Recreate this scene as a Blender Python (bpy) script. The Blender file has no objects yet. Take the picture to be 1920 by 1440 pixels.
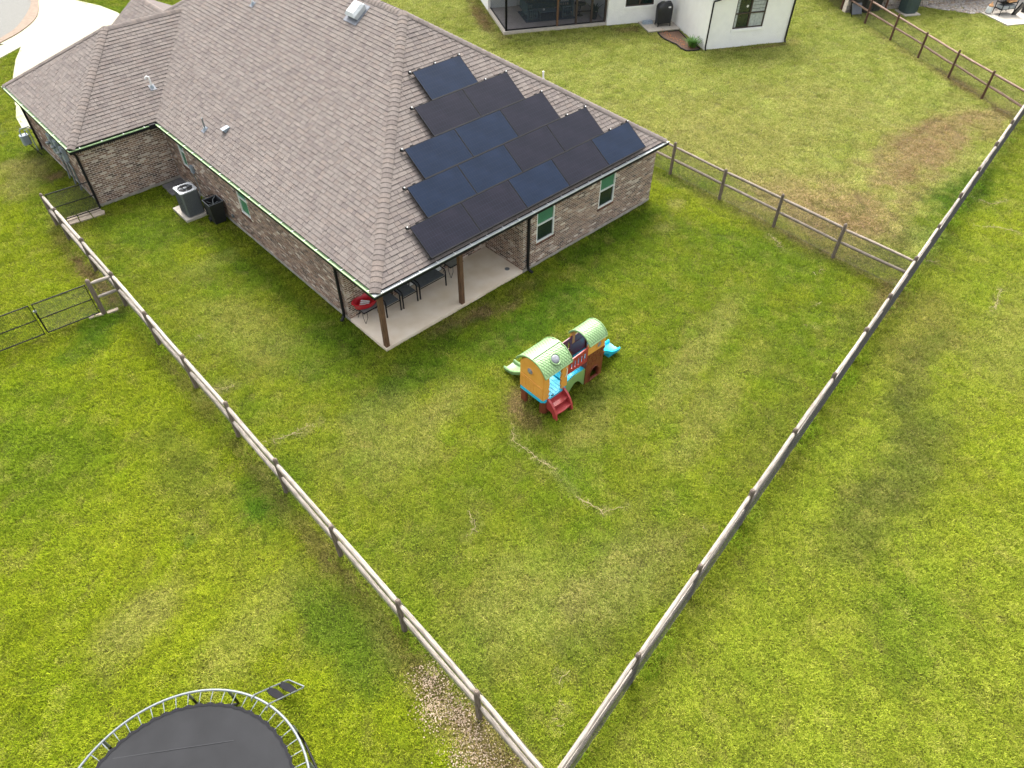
import bpy, bmesh, math, random
import numpy as np
from mathutils import Vector, Matrix
from mathutils.geometry import tessellate_polygon
random.seed(7); np.random.seed(7)
R = math.radians
S = bpy.context.scene
C = S.collection

# ------------------------------------------------------------------ camera, world, sun, exposure
YAW, PITCH, ROLL, FPX = 0.764586, 0.803813, 0.0108311, 1342.05
CAM = Vector((-8.02545, -13.78869, 14.74820))
fw = Vector((math.cos(PITCH)*math.sin(YAW), math.cos(PITCH)*math.cos(YAW), -math.sin(PITCH)))
rt = Vector((math.cos(YAW), -math.sin(YAW), 0)); up = rt.cross(fw)
rt, up = rt*math.cos(ROLL)+up*math.sin(ROLL), up*math.cos(ROLL)-rt*math.sin(ROLL)
cd = bpy.data.cameras.new('camera'); co = bpy.data.objects.new('camera', cd); C.objects.link(co)
co.matrix_world = Matrix(((rt.x, up.x, -fw.x, CAM.x), (rt.y, up.y, -fw.y, CAM.y), (rt.z, up.z, -fw.z, CAM.z), (0, 0, 0, 1)))
cd.sensor_width = 36; cd.sensor_fit = 'HORIZONTAL'; cd.lens = FPX/1920*36; cd.clip_end = 1500; cd.clip_start = .1
S.camera = co
SUN_EL, SUN_AZ = R(56), R(38)          # azimuth clockwise from +Y: beyond the roof, to the upper right
w = bpy.data.worlds.new('World'); S.world = w; w.use_nodes = True
nt = w.node_tree; sky = nt.nodes.new('ShaderNodeTexSky'); sky.sky_type = 'NISHITA'; sky.sun_disc = False
sky.sun_elevation = SUN_EL; sky.sun_rotation = SUN_AZ; sky.dust_density = 6; sky.air_density = 1.0; sky.ozone_density = .6
hs = nt.nodes.new('ShaderNodeHueSaturation'); hs.inputs['Saturation'].default_value = .28      # high thin overcast: nearly white sky
nt.links.new(sky.outputs[0], hs.inputs['Color'])
bg = nt.nodes['Background']; nt.links.new(hs.outputs[0], bg.inputs[0]); bg.inputs[1].default_value = .15
sl = bpy.data.lights.new('sun', 'SUN'); sl.energy = 1.15; sl.angle = R(28); sl.color = (1, .955, .88)
so = bpy.data.objects.new('sun', sl); C.objects.link(so)
sd = Vector((math.sin(SUN_AZ)*math.cos(SUN_EL), math.cos(SUN_AZ)*math.cos(SUN_EL), math.sin(SUN_EL)))
so.rotation_euler = sd.to_track_quat('Z', 'Y').to_euler(); so.location = (0, 0, 40)
S.view_settings.view_transform = 'Standard'; S.view_settings.look = 'None'
S.view_settings.gamma = 1; S.view_settings.use_curve_mapping = False; S.view_settings.exposure = 1.85
S.cycles.max_bounces = 6; S.cycles.diffuse_bounces = 4; S.cycles.glossy_bounces = 3; S.cycles.transparent_max_bounces = 12

# ------------------------------------------------------------------ materials
def mat(name, col, rough=.7, metal=0, var=.12, scale=8, bump=0, bscale=40, col2=None, spec=None, attr=None, obj=True, detail=4):
    m = bpy.data.materials.new(name); m.use_nodes = True
    n = m.node_tree.nodes; l = m.node_tree.links; b = n['Principled BSDF']
    b.inputs['Roughness'].default_value = rough; b.inputs['Metallic'].default_value = metal
    if spec is not None: b.inputs['Specular IOR Level'].default_value = spec
    g = n.new('ShaderNodeNewGeometry')
    no = n.new('ShaderNodeTexNoise'); no.inputs['Scale'].default_value = scale; no.inputs['Detail'].default_value = detail
    l.new(g.outputs['Position'], no.inputs['Vector'])
    r = n.new('ShaderNodeValToRGB'); r.color_ramp.elements[0].position = .3; r.color_ramp.elements[1].position = .7
    c2 = col2 if col2 else [min(1, c*(1+var)) for c in col]
    c1 = col if col2 else [c*(1-var) for c in col]
    r.color_ramp.elements[0].color = (*c1, 1); r.color_ramp.elements[1].color = (*c2, 1)
    l.new(no.outputs['Fac'], r.inputs['Fac']); out = r.outputs['Color']
    if attr:      # face attribute: tint of each single piece
        a = n.new('ShaderNodeAttribute'); a.attribute_name = 'rnd'
        rr = n.new('ShaderNodeValToRGB'); rr.color_ramp.interpolation = 'LINEAR'
        els = rr.color_ramp.elements
        while len(els) < len(attr): els.new(.5)
        for i, cc in enumerate(attr):
            els[i].position = i/(len(attr)-1); els[i].color = (*cc, 1)
        l.new(a.outputs['Fac'], rr.inputs['Fac'])
        mx = n.new('ShaderNodeMix'); mx.data_type = 'RGBA'; mx.blend_type = 'MULTIPLY'; mx.inputs['Factor'].default_value = 1
        l.new(out, mx.inputs[6]); l.new(rr.outputs['Color'], mx.inputs[7]); out = mx.outputs[2]
    l.new(out, b.inputs['Base Color'])
    if bump:
        n2 = n.new('ShaderNodeTexNoise'); n2.inputs['Scale'].default_value = bscale; n2.inputs['Detail'].default_value = 5
        l.new(g.outputs['Position'], n2.inputs['Vector'])
        bp = n.new('ShaderNodeBump'); bp.inputs['Strength'].default_value = bump; bp.inputs['Distance'].default_value = .02
        l.new(n2.outputs['Fac'], bp.inputs['Height']); l.new(bp.outputs['Normal'], b.inputs['Normal'])
    return m

def wood_mat(name, c1, c2, c3, rough=.8, scale=3):
    # long streaky grain along the object's own length (object X)
    m = bpy.data.materials.new(name); m.use_nodes = True
    n = m.node_tree.nodes; l = m.node_tree.links; b = n['Principled BSDF']; b.inputs['Roughness'].default_value = rough
    tc = n.new('ShaderNodeTexCoord'); mp = n.new('ShaderNodeMapping'); mp.inputs['Scale'].default_value = (1.2, 26, 26)
    l.new(tc.outputs['Object'], mp.inputs['Vector'])
    no = n.new('ShaderNodeTexNoise'); no.inputs['Scale'].default_value = scale; no.inputs['Detail'].default_value = 6
    l.new(mp.outputs[0], no.inputs['Vector'])
    r = n.new('ShaderNodeValToRGB'); e = r.color_ramp.elements; e[0].position = .34; e[0].color = (*c1, 1); e[1].position = .72; e[1].color = (*c3, 1)
    x = e.new(.5); x.color = (*c2, 1)
    l.new(no.outputs['Fac'], r.inputs['Fac'])
    oi = n.new('ShaderNodeObjectInfo'); mr = n.new('ShaderNodeMapRange'); mr.inputs[3].default_value = .8; mr.inputs[4].default_value = 1.1
    l.new(oi.outputs['Random'], mr.inputs[0])
    mx = n.new('ShaderNodeMix'); mx.data_type = 'RGBA'; mx.blend_type = 'MULTIPLY'; mx.inputs['Factor'].default_value = 1
    l.new(r.outputs[0], mx.inputs[6]); l.new(mr.outputs[0], mx.inputs[7]); l.new(mx.outputs[2], b.inputs['Base Color'])
    bp = n.new('ShaderNodeBump'); bp.inputs['Strength'].default_value = .5; bp.inputs['Distance'].default_value = .01
    l.new(no.outputs['Fac'], bp.inputs['Height']); l.new(bp.outputs['Normal'], b.inputs['Normal'])
    return m

M = {}
M['shingle'] = mat('shingle', (.154, .134, .122), .95, var=.06, scale=2.2, bump=.5, bscale=220,
    attr=[(.80, .78, .80), (.94, .93, .93), (1.0, 1.0, 1.0), (1.07, 1.06, 1.04), (.88, .85, .85), (1.04, 1.0, .97)], spec=.2)
M['ridge'] = mat('ridge_cap', (.152, .131, .119), .95, var=.06, scale=5, bump=.5, bscale=220, attr=[(.84, .82, .82), (1, 1, 1), (1.08, 1.04, 1.0)], spec=.2)
M['sh_edge'] = mat('shingle_edge', (.035, .03, .028), .95)
M['roof_base'] = mat('roof_base', (.05, .043, .04), .95)
M['brick'] = mat('brick', (.84, .76, .70), .9, var=.3, scale=30, bump=.5, bscale=90, detail=6,
    attr=[(.07, .055, .05), (.2, .125, .095), (.3, .19, .14), (.12, .085, .07), (.44, .32, .25), (.24, .16, .125), (.68, .61, .55), (.17, .115, .09), (.36, .24, .18), (.1, .08, .07)])
M['brick_red'] = mat('brick_red', (.9, .88, .86), .9, var=.3, scale=30, bump=.5, bscale=90, attr=[(.13, .06, .04), (.22, .11, .07), (.16, .08, .055), (.09, .05, .04)])
M['mortar'] = mat('mortar', (.58, .50, .43), .95, var=.2, scale=12, bump=.4, bscale=120)
M['foundation'] = mat('foundation', (.3, .275, .235), .9, var=.25, scale=5, bump=.4, bscale=60)
M['patio'] = mat('patio', (.60, .49, .36), .85, col2=(.70, .61, .50), scale=1.6, bump=.25, bscale=60, detail=8)
M['pad'] = mat('pad', (.42, .38, .32), .85, var=.12, scale=6, bump=.2)
M['paver'] = mat('paver', (.13, .125, .125), .9, var=.2, scale=12, bump=.3)
M['flag'] = mat('flagstone', (.33, .27, .205), .9, var=.28, scale=7, bump=.5, bscale=30)
M['drive'] = mat('driveway', (.27, .262, .18), .85, var=.05, scale=2, bump=.15)
M['curb'] = mat('kerb_concrete', (.155, .112, .078), .85, var=.15, scale=5)
M['asphalt'] = mat('asphalt', (.118, .117, .105), .9, var=.14, scale=14, bump=.3, bscale=150, detail=8)
M['black'] = mat('black_metal', (.009, .009, .010), .6, var=.2, spec=.2)
M['blackp'] = mat('black_plastic', (.014, .015, .016), .5, var=.2, bump=.1)
M['gut_green'] = mat('gutter_pale_green', (.22, .33, .16), .6, var=.14, scale=7)  # pale green trough, slightly mottled
M['gut_white'] = mat('gutter_pale', (.44, .46, .46), .5, var=.1, scale=9)
M['white'] = mat('white_metal', (.7, .7, .68), .5, var=.05)
M['galv'] = mat('galvanized', (.16, .178, .182), .5, .3, var=.12, scale=20)
M['flash'] = mat('lead_flashing', (.12, .13, .15), .5, var=.2, scale=20)
M['greybox'] = mat('grey_enamel', (.22, .26, .29), .5, var=.08)
M['wframe'] = mat('window_frame', (.62, .63, .61), .5, var=.05)
M['glass'] = mat('window_glass', (.012, .022, .02), .12, var=.3, scale=2, spec=.6)
M['gscreen'] = mat('insect_screen_green', (.045, .16, .085), .5, var=.15, scale=3)
M['gblind'] = mat('green_blind', (.07, .23, .13), .6, var=.1)
M['postwood'] = wood_mat('stained_post', (.055, .028, .014), (.11, .055, .026), (.17, .09, .045))
M['rail'] = wood_mat('weathered_rail', (.11, .09, .07), (.275, .24, .203), (.385, .34, .292))
M['rail_tan'] = wood_mat('tan_rail', (.09, .068, .050), (.20, .163, .128), (.28, .232, .185))
M['rail_brown'] = wood_mat('brown_rail', (.09, .052, .036), (.17, .105, .075), (.27, .18, .135))
M['fpost'] = wood_mat('weathered_post', (.06, .045, .033), (.13, .1, .078), (.2, .16, .13))
M['fpost_red'] = wood_mat('brown_post', (.05, .022, .014), (.1, .043, .025), (.15, .075, .045))
M['wire'] = mat('vinyl_wire', (.035, .034, .03), .5, var=.1)
M['ac'] = mat('ac_louvre', (.12, .128, .142), .5, .3, var=.12, scale=30)
M['ac_top'] = mat('ac_top', (.26, .272, .29), .45, .2, var=.08)
M['pv'] = None
M['soil'] = mat('soil', (.12, .065, .035), .95, var=.3, scale=8, bump=.6, bscale=30)
M['tramp'] = mat('trampoline_mat', (.0165, .0170, .0185), .85, spec=.25, var=.2, scale=1.6, bump=.2, bscale=300, detail=8)
M['seam'] = mat('mat_seam', (.022, .0225, .025), .85)
M['tramp_edge'] = mat('trampoline_hem', (.012, .012, .014), .9, spec=.2)
M['red'] = mat('red_plastic', (.42, .012, .022), .35, var=.08)
M['grey_slat'] = mat('grey_slat', (.095, .105, .115), .6, var=.15, scale=10)
M['tglass'] = mat('table_glass', (.16, .17, .16), .2, var=.1)
M['p_org'] = mat('playhouse_orange', (.60, .27, .045), .45, col2=(.68, .33, .07), scale=3, spec=.4)
M['p_grn'] = mat('playhouse_green', (.175, .285, .125), .4, var=.07, scale=3, spec=.4)
M['p_grn2'] = mat('playhouse_olive', (.19, .31, .1), .45, var=.07, scale=3)
M['p_blue'] = mat('playhouse_blue', (.015, .42, .62), .4, var=.07, scale=3, spec=.4)
M['p_brn'] = mat('playhouse_brown', (.15, .035, .015), .5, var=.12, scale=4)
M['p_red'] = mat('playhouse_maroon', (.33, .035, .035), .45, var=.08, scale=4)
M['p_wine'] = mat('playhouse_wine', (.12, .012, .03), .45)
M['p_win'] = mat('bubble_window', (.19, .2, .22), .3, var=.3, scale=14, spec=.35)
M['stone'] = mat('field_stone', (.75, .73, .7), .9, var=.2, scale=9, bump=.6, bscale=25, attr=[(.36, .34, .33), (.5, .46, .42), (.42, .34, .26), (.58, .55, .52), (.3, .27, .25), (.48, .38, .28)])
M['wdark'] = mat('dark_bronze', (.045, .03, .024), .5, var=.15)
M['curtain'] = mat('curtain', (.34, .37, .35), .8, var=.2, scale=9)
M['lanai_floor'] = mat('lanai_floor', (.5, .41, .35), .85, var=.08, scale=3)
M['teal'] = mat('teal_furniture', (.035, .075, .09), .6, var=.15)
M['bluegrey'] = mat('grey_wood_furniture', (.1, .14, .16), .7, var=.15)
M['blue_rug'] = mat('blue_rug', (.07, .085, .11), .95, var=.3, scale=6)
M['leaf'] = mat('leaf', (.07, .18, .02), .6, var=.4, scale=25)
M['leafd'] = mat('dark_leaf', (.02, .06, .012), .6, var=.4, scale=25)
M['orange_fl'] = mat('flower_orange', (.42, .14, .025), .7, var=.3, scale=40)
M['mulch'] = mat('mulch', (.05, .028, .018), .95, col2=(.13, .07, .04), scale=24, bump=.8, bscale=60)
M['foil'] = mat('pale_blue_wrap', (.3, .36, .42), .4, .2, var=.3, scale=14)
M['pebble'] = mat('pebble', (.8, .78, .75), .9, var=.2, scale=30, attr=[(.27, .195, .125), (.42, .325, .225), (.54, .45, .34), (.21, .145, .09), (.36, .27, .18)])
M['straw'] = mat('straw', (.34, .265, .16), .9, var=.25, scale=30)
M['sprayer'] = mat('sprayer_body', (.55, .57, .56), .5)
M['cooler'] = mat('cooler_grey', (.3, .32, .33), .6)
M['deer'] = mat('tan_orange', (.55, .3, .14), .7)
M['ac_green'] = mat('ac_green', (.05, .075, .075), .5, var=.1)

def pv_mat(name, c):
    m = bpy.data.materials.new(name); m.use_nodes = True
    n = m.node_tree.nodes; l = m.node_tree.links; b = n['Principled BSDF']
    tc = n.new('ShaderNodeTexCoord'); sx = n.new('ShaderNodeSeparateXYZ'); l.new(tc.outputs['Object'], sx.inputs[0])
    def grid(sock, pitch, wd):
        a = n.new('ShaderNodeMath'); a.operation = 'PINGPONG'; a.inputs[1].default_value = pitch/2; l.new(sock, a.inputs[0])
        c_ = n.new('ShaderNodeMath'); c_.operation = 'LESS_THAN'; c_.inputs[1].default_value = wd; l.new(a.outputs[0], c_.inputs[0]); return c_.outputs[0]
    g1 = grid(sx.outputs[0], 1.84/20, .0035); g2 = grid(sx.outputs[1], 1.01/6, .003)
    g3 = grid(sx.outputs[0], 1.84/100, .0009)
    mxm = n.new('ShaderNodeMath'); mxm.operation = 'MAXIMUM'; l.new(g1, mxm.inputs[0]); l.new(g2, mxm.inputs[1])
    no = n.new('ShaderNodeTexNoise'); no.inputs['Scale'].default_value = 1.6; no.inputs['Detail'].default_value = 3; l.new(tc.outputs['Object'], no.inputs['Vector'])
    r = n.new('ShaderNodeValToRGB'); r.color_ramp.elements[0].position = .35; r.color_ramp.elements[1].position = .68
    r.color_ramp.elements[0].color = (*c, 1); r.color_ramp.elements[1].color = (c[0]*1.5, c[1]*1.35, c[2]*1.35, 1)
    l.new(no.outputs['Fac'], r.inputs[0])
    mx = n.new('ShaderNodeMix'); mx.data_type = 'RGBA'; l.new(mxm.outputs[0], mx.inputs['Factor']); l.new(r.outputs[0], mx.inputs[6]); mx.inputs[7].default_value = (.02, .023, .036, 1)
    l.new(mx.outputs[2], b.inputs['Base Color']); b.inputs['Roughness'].default_value = .2; b.inputs['Specular IOR Level'].default_value = .12
    return m
M['pv_blue'] = pv_mat('pv_sky_tint_blue', (.006, .0125, .027)); M['pv_dark'] = pv_mat('pv_sky_tint_dark', (.0095, .0100, .0155))  # blue and dark tones: differing sky reflections put into the cell colour

def screen_mat():
    m = bpy.data.materials.new('porch_screen'); m.use_nodes = True
    n = m.node_tree.nodes; l = m.node_tree.links; out = n['Material Output']; b = n['Principled BSDF']
    b.inputs['Base Color'].default_value = (.03, .035, .04, 1); b.inputs['Roughness'].default_value = .6
    t = n.new('ShaderNodeBsdfTransparent'); t.inputs[0].default_value = (.95, .97, 1, 1); mx = n.new('ShaderNodeMixShader'); mx.inputs[0].default_value = .27
    l.new(t.outputs[0], mx.inputs[1]); l.new(b.outputs[0], mx.inputs[2]); l.new(mx.outputs[0], out.inputs[0]); return m
M['screen'] = screen_mat()

def white_brick():
    m = mat('painted_brick', (.80, .80, .765), .75, var=.03, scale=3)
    n = m.node_tree.nodes; l = m.node_tree.links; b = n['Principled BSDF']
    tc = n.new('ShaderNodeTexCoord'); bk = n.new('ShaderNodeTexBrick')
    bk.inputs['Scale'].default_value = 1; bk.inputs['Brick Width'].default_value = .2; bk.inputs['Row Height'].default_value = .075; bk.inputs['Mortar Size'].default_value = .007
    bk.inputs['Color1'].default_value = (1, 1, 1, 1); bk.inputs['Color2'].default_value = (.85, .85, .85, 1); bk.inputs['Mortar'].default_value = (.2, .2, .2, 1)
    l.new(tc.outputs['UV'], bk.inputs['Vector'])
    bp = n.new('ShaderNodeBump'); bp.inputs['Strength'].default_value = .7; bp.inputs['Distance'].default_value = .012
    l.new(bk.outputs['Color'], bp.inputs['Height']); l.new(bp.outputs['Normal'], b.inputs['Normal'])
    return m
M['wbrick'] = white_brick()

# ------------------------------------------------------------------ mesh helpers
class MB:
    def __init__(s): s.v = []; s.f = []; s.r = []; s.m = []; s.uv = None
    def add(s, vs, fs, rnd=0., mi=0):
        o = len(s.v); s.v += [tuple(v) for v in vs]; s.f += [tuple(i+o for i in f) for f in fs]
        s.r += [rnd]*len(fs); s.m += [mi]*len(fs); return s
    def box(s, lo, hi, T=None, rnd=0., mi=0):
        x0, y0, z0 = lo; x1, y1, z1 = hi
        vs = [Vector(p) for p in ((x0,y0,z0),(x1,y0,z0),(x1,y1,z0),(x0,y1,z0),(x0,y0,z1),(x1,y0,z1),(x1,y1,z1),(x0,y1,z1))]
        if T is not None: vs = [T @ v for v in vs]
        return s.add(vs, [(0,3,2,1),(4,5,6,7),(0,1,5,4),(1,2,6,5),(2,3,7,6),(3,0,4,7)], rnd, mi)
    def cyl(s, p0, p1, r0, r1=None, n=10, caps=True, rnd=0., mi=0):
        p0 = Vector(p0); p1 = Vector(p1); r1 = r0 if r1 is None else r1
        d = (p1-p0).normalized(); a = d.orthogonal().normalized(); b = d.cross(a)
        vs = []
        for p, r in ((p0, r0), (p1, r1)):
            for i in range(n):
                t = 2*math.pi*i/n; vs.append(p+a*math.cos(t)*r+b*math.sin(t)*r)
        fs = [(i, (i+1) % n, n+(i+1) % n, n+i) for i in range(n)]
        if caps: fs += [tuple(range(n-1, -1, -1)), tuple(range(n, 2*n))]
        return s.add(vs, fs, rnd, mi)
    def tube(s, pts, r, n=8, closed=False, rnd=0., mi=0, caps=True):
        pts = [Vector(p) for p in pts]; N = len(pts); rs = r if hasattr(r, '__len__') else [r]*N
        vs = []; prev = None
        for i, p in enumerate(pts):
            if closed: d = pts[(i+1) % N]-pts[i-1]
            else: d = pts[min(i+1, N-1)]-pts[max(i-1, 0)]
            d.normalize()
            a = d.orthogonal().normalized() if prev is None else (prev-d*prev.dot(d)).normalized()
            prev = a; b = d.cross(a)
            for k in range(n):
                t = 2*math.pi*k/n; vs.append(p+(a*math.cos(t)+b*math.sin(t))*rs[i])
        fs = []
        for i in range(N if closed else N-1):
            j = (i+1) % N
            for k in range(n): fs.append((i*n+k, i*n+(k+1) % n, j*n+(k+1) % n, j*n+k))
        if not closed and caps: fs += [tuple(range(n-1, -1, -1)), tuple(range((N-1)*n, N*n))]
        return s.add(vs, fs, rnd, mi)
    def prism(s, poly, z0, z1, T=None, rnd=0., mi=0):
        n = len(poly); vs = [Vector((x, y, z0)) for x, y in poly]+[Vector((x, y, z1)) for x, y in poly]
        if T is not None: vs = [T @ v for v in vs]
        return s.add(vs, [tuple(range(n-1, -1, -1)), tuple(range(n, 2*n))]+[(i, (i+1) % n, n+(i+1) % n, n+i) for i in range(n)], rnd, mi)
    def plate(s, outer, holes, z0, z1, T=None, rnd=0., mi=0):
        # outer polygon with holes in the XY plane, thickness z0..z1
        loops = [[Vector((x, y, 0)) for x, y in outer]]+[[Vector((x, y, 0)) for x, y in h] for h in holes]
        tris = tessellate_polygon(loops); flat = [p for l in loops for p in l]; N = len(flat)
        vs = [Vector((p.x, p.y, z0)) for p in flat]+[Vector((p.x, p.y, z1)) for p in flat]
        if T is not None: vs = [T @ v for v in vs]
        fs = [tuple(reversed(t)) for t in tris]+[tuple(i+N for i in t) for t in tris]; o = 0
        for l in loops:
            k = len(l)
            for i in range(k): fs.append((o+i, o+(i+1) % k, o+(i+1) % k+N, o+i+N))
            o += k
        return s.add(vs, fs, rnd, mi)
    def lathe(s, prof, c=(0, 0, 0), n=20, rnd=0., mi=0):
        vs = []
        for r, z in prof:
            for i in range(n):
                t = 2*math.pi*i/n; vs.append((c[0]+r*math.cos(t), c[1]+r*math.sin(t), c[2]+z))
        fs = []
        for j in range(len(prof)-1):
            for i in range(n): fs.append((j*n+i, j*n+(i+1) % n, (j+1)*n+(i+1) % n, (j+1)*n+i))
        fs += [tuple(range(n-1, -1, -1)), tuple(range((len(prof)-1)*n, len(prof)*n))]
        return s.add(vs, fs, rnd, mi)
    def mesh(s, name, mats, smooth=False, org=None, fix=True):
        me = bpy.data.meshes.new(name)
        v = s.v if org is None else [(a[0]-org[0], a[1]-org[1], a[2]-org[2]) for a in s.v]
        me.from_pydata(v, [], s.f)
        for m in (mats if isinstance(mats, (list, tuple)) else [mats]): me.materials.append(m)
        at = me.attributes.new('rnd', 'FLOAT', 'FACE'); at.data.foreach_set('value', np.array(s.r, dtype=np.float32))
        me.polygons.foreach_set('material_index', np.array(s.m, dtype=np.int32))
        if fix:
            bm = bmesh.new(); bm.from_mesh(me); bmesh.ops.recalc_face_normals(bm, faces=bm.faces); bm.to_mesh(me); bm.free()
        if smooth:
            me.polygons.foreach_set('use_smooth', np.ones(len(me.polygons), dtype=bool))
            try: me.set_sharp_from_angle(angle=R(40))
            except Exception: pass
        me.update(); return me
    def build(s, name, mats, parent=None, smooth=False, kind=None, label=None, fix=True):
        org = wloc(parent) if parent is not None else None
        o = bpy.data.objects.new(name, s.mesh(name, mats, smooth, org, fix)); C.objects.link(o)
        if parent is not None: o.parent = parent
        if kind: o['kind'] = kind
        if label: o['label'] = label
        return o

def wloc(o):
    p = Vector((0, 0, 0))
    while o is not None: p = p+o.location; o = o.parent
    return p
def link(name, me, parent, loc=(0, 0, 0), rot=None):
    o = bpy.data.objects.new(name, me); C.objects.link(o); o.parent = parent; o.location = loc
    if rot is not None: o.rotation_euler = rot
    return o
def thing(name, label, cat, loc=(0, 0, 0), group=None, rz=0):
    o = bpy.data.objects.new(name, None); C.objects.link(o); o.location = loc; o.rotation_euler = (0, 0, rz)
    o.empty_display_size = .3; o['label'] = label; o['category'] = cat
    if group: o['group'] = group
    return o
def tag(o, label, cat, group=None):
    o['label'] = label; o['category'] = cat
    if group: o['group'] = group
    return o
def struct(o): o['kind'] = 'structure'; return o
def copy_tree(o, parent=None):
    c = o.copy(); C.objects.link(c); c.parent = parent
    for ch in list(o.children): copy_tree(ch, c)
    return c
def bevel_box(mb, lo, hi, b, T=None, rnd=0., mi=0):
    x0, y0, z0 = lo; x1, y1, z1 = hi
    pr = [(x0+b, y0), (x1-b, y0), (x1, y0+b), (x1, y1-b), (x1-b, y1), (x0+b, y1), (x0, y1-b), (x0, y0+b)]
    return mb.prism(pr, z0, z1, T, rnd, mi)

# value noise (numpy)
def vnoise(x, y, seed=0):
    xi = np.floor(x).astype(np.int64); yi = np.floor(y).astype(np.int64); xf = x-xi; yf = y-yi
    def h(a, b):
        n = (a*374761393+b*668265263+seed*144665) & 0xffffffff
        n = ((n ^ (n >> 13))*1274126177) & 0xffffffff
        return ((n ^ (n >> 16)) & 0xffff)/65535.
    u = xf*xf*(3-2*xf); v = yf*yf*(3-2*yf)
    return (h(xi, yi)*(1-u)+h(xi+1, yi)*u)*(1-v)+(h(xi, yi+1)*(1-u)+h(xi+1, yi+1)*u)*v
def fbm(x, y, seed=0, o=4):
    t = 0; a = .5; s = 0
    for i in range(o): t = t+a*vnoise(x*2**i+i*17.3, y*2**i-i*9.1, seed+i); s += a; a *= .5
    return t/s

# ------------------------------------------------------------------ house dimensions
HE, SL, OG, WD = 2.388, .6529, .279, 12.32     # gutter height, roof slope, gutter overhang, width
YI, DW, WX = 13.301, 7.13, 3.073               # wing: eave line, depth, projection
PA, PB = 5.637, 1.863                          # patio recess: length, depth
ROOF0 = HE+.05
FL = [(-4.757, 9.794), (-4.932, -11.67)]       # left fence ends
def rear_pt(t): return (-2.2234+math.sin(1.4385)*t, -11.3113+math.cos(1.4385)*t)
WC = Vector((25.80, 7.27)); E1 = Vector((.8805, -.474)); E2 = Vector((.474, .8805))   # white house frame
def WL(u, v): p = WC+E1*u+E2*v; return (p.x, p.y)

# ------------------------------------------------------------------ lawn colour: mown turf with thatch, lush and worn patches, and painted shade
def seg_d(x, y, pts):
    d = np.full(x.shape, 1e9)
    for (a, b), (c, e) in zip(pts[:-1], pts[1:]):
        dx, dy = c-a, e-b; t = np.clip(((x-a)*dx+(y-b)*dy)/(dx*dx+dy*dy+1e-9), 0, 1)
        d = np.minimum(d, np.hypot(x-a-t*dx, y-b-t*dy))
    return d
RUNNERS = [[(.71,-4.7),(.38,-5.15),(.43,-5.81),(.47,-6.55),(.41,-7.07),(.32,-7.43)],[(.32,-7.43),(.45,-8.2),(.95,-8.45)],[(-4.41,-.68),(-3.9,-.9),(-2.97,-1.0)],
 [(-1.88,-6.02),(-2.13,-6.41),(-2.45,-6.5)],[(21.63,-8.31),(21.66,-9.11),(22.58,-9.45)],[(19.61,-9.16),(20.22,-9.87),(20.52,-10.69)],[(13.68,-4.38),(13.18,-5.46)],
 [(16.69,-11.34),(15.1,-11.71)],[(1.89,-10.17),(1.96,-10.43)],[(16.17,-8.94),(16.58,-9.32)],[(13.24,-6.76),(12.71,-6.87)],[(11.62,-7.69),(11.2,-7.56)],[(10.26,-7.92),(10.46,-8.17)],
 [(-3.9,-10.9),(-3.5,-10.7)],[(-3.2,-10.2),(-3.1,-10.5)],[(-4.5,2.0),(-4.0,1.7)],[(-4.0,4.4),(-3.6,4.3)]]
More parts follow.
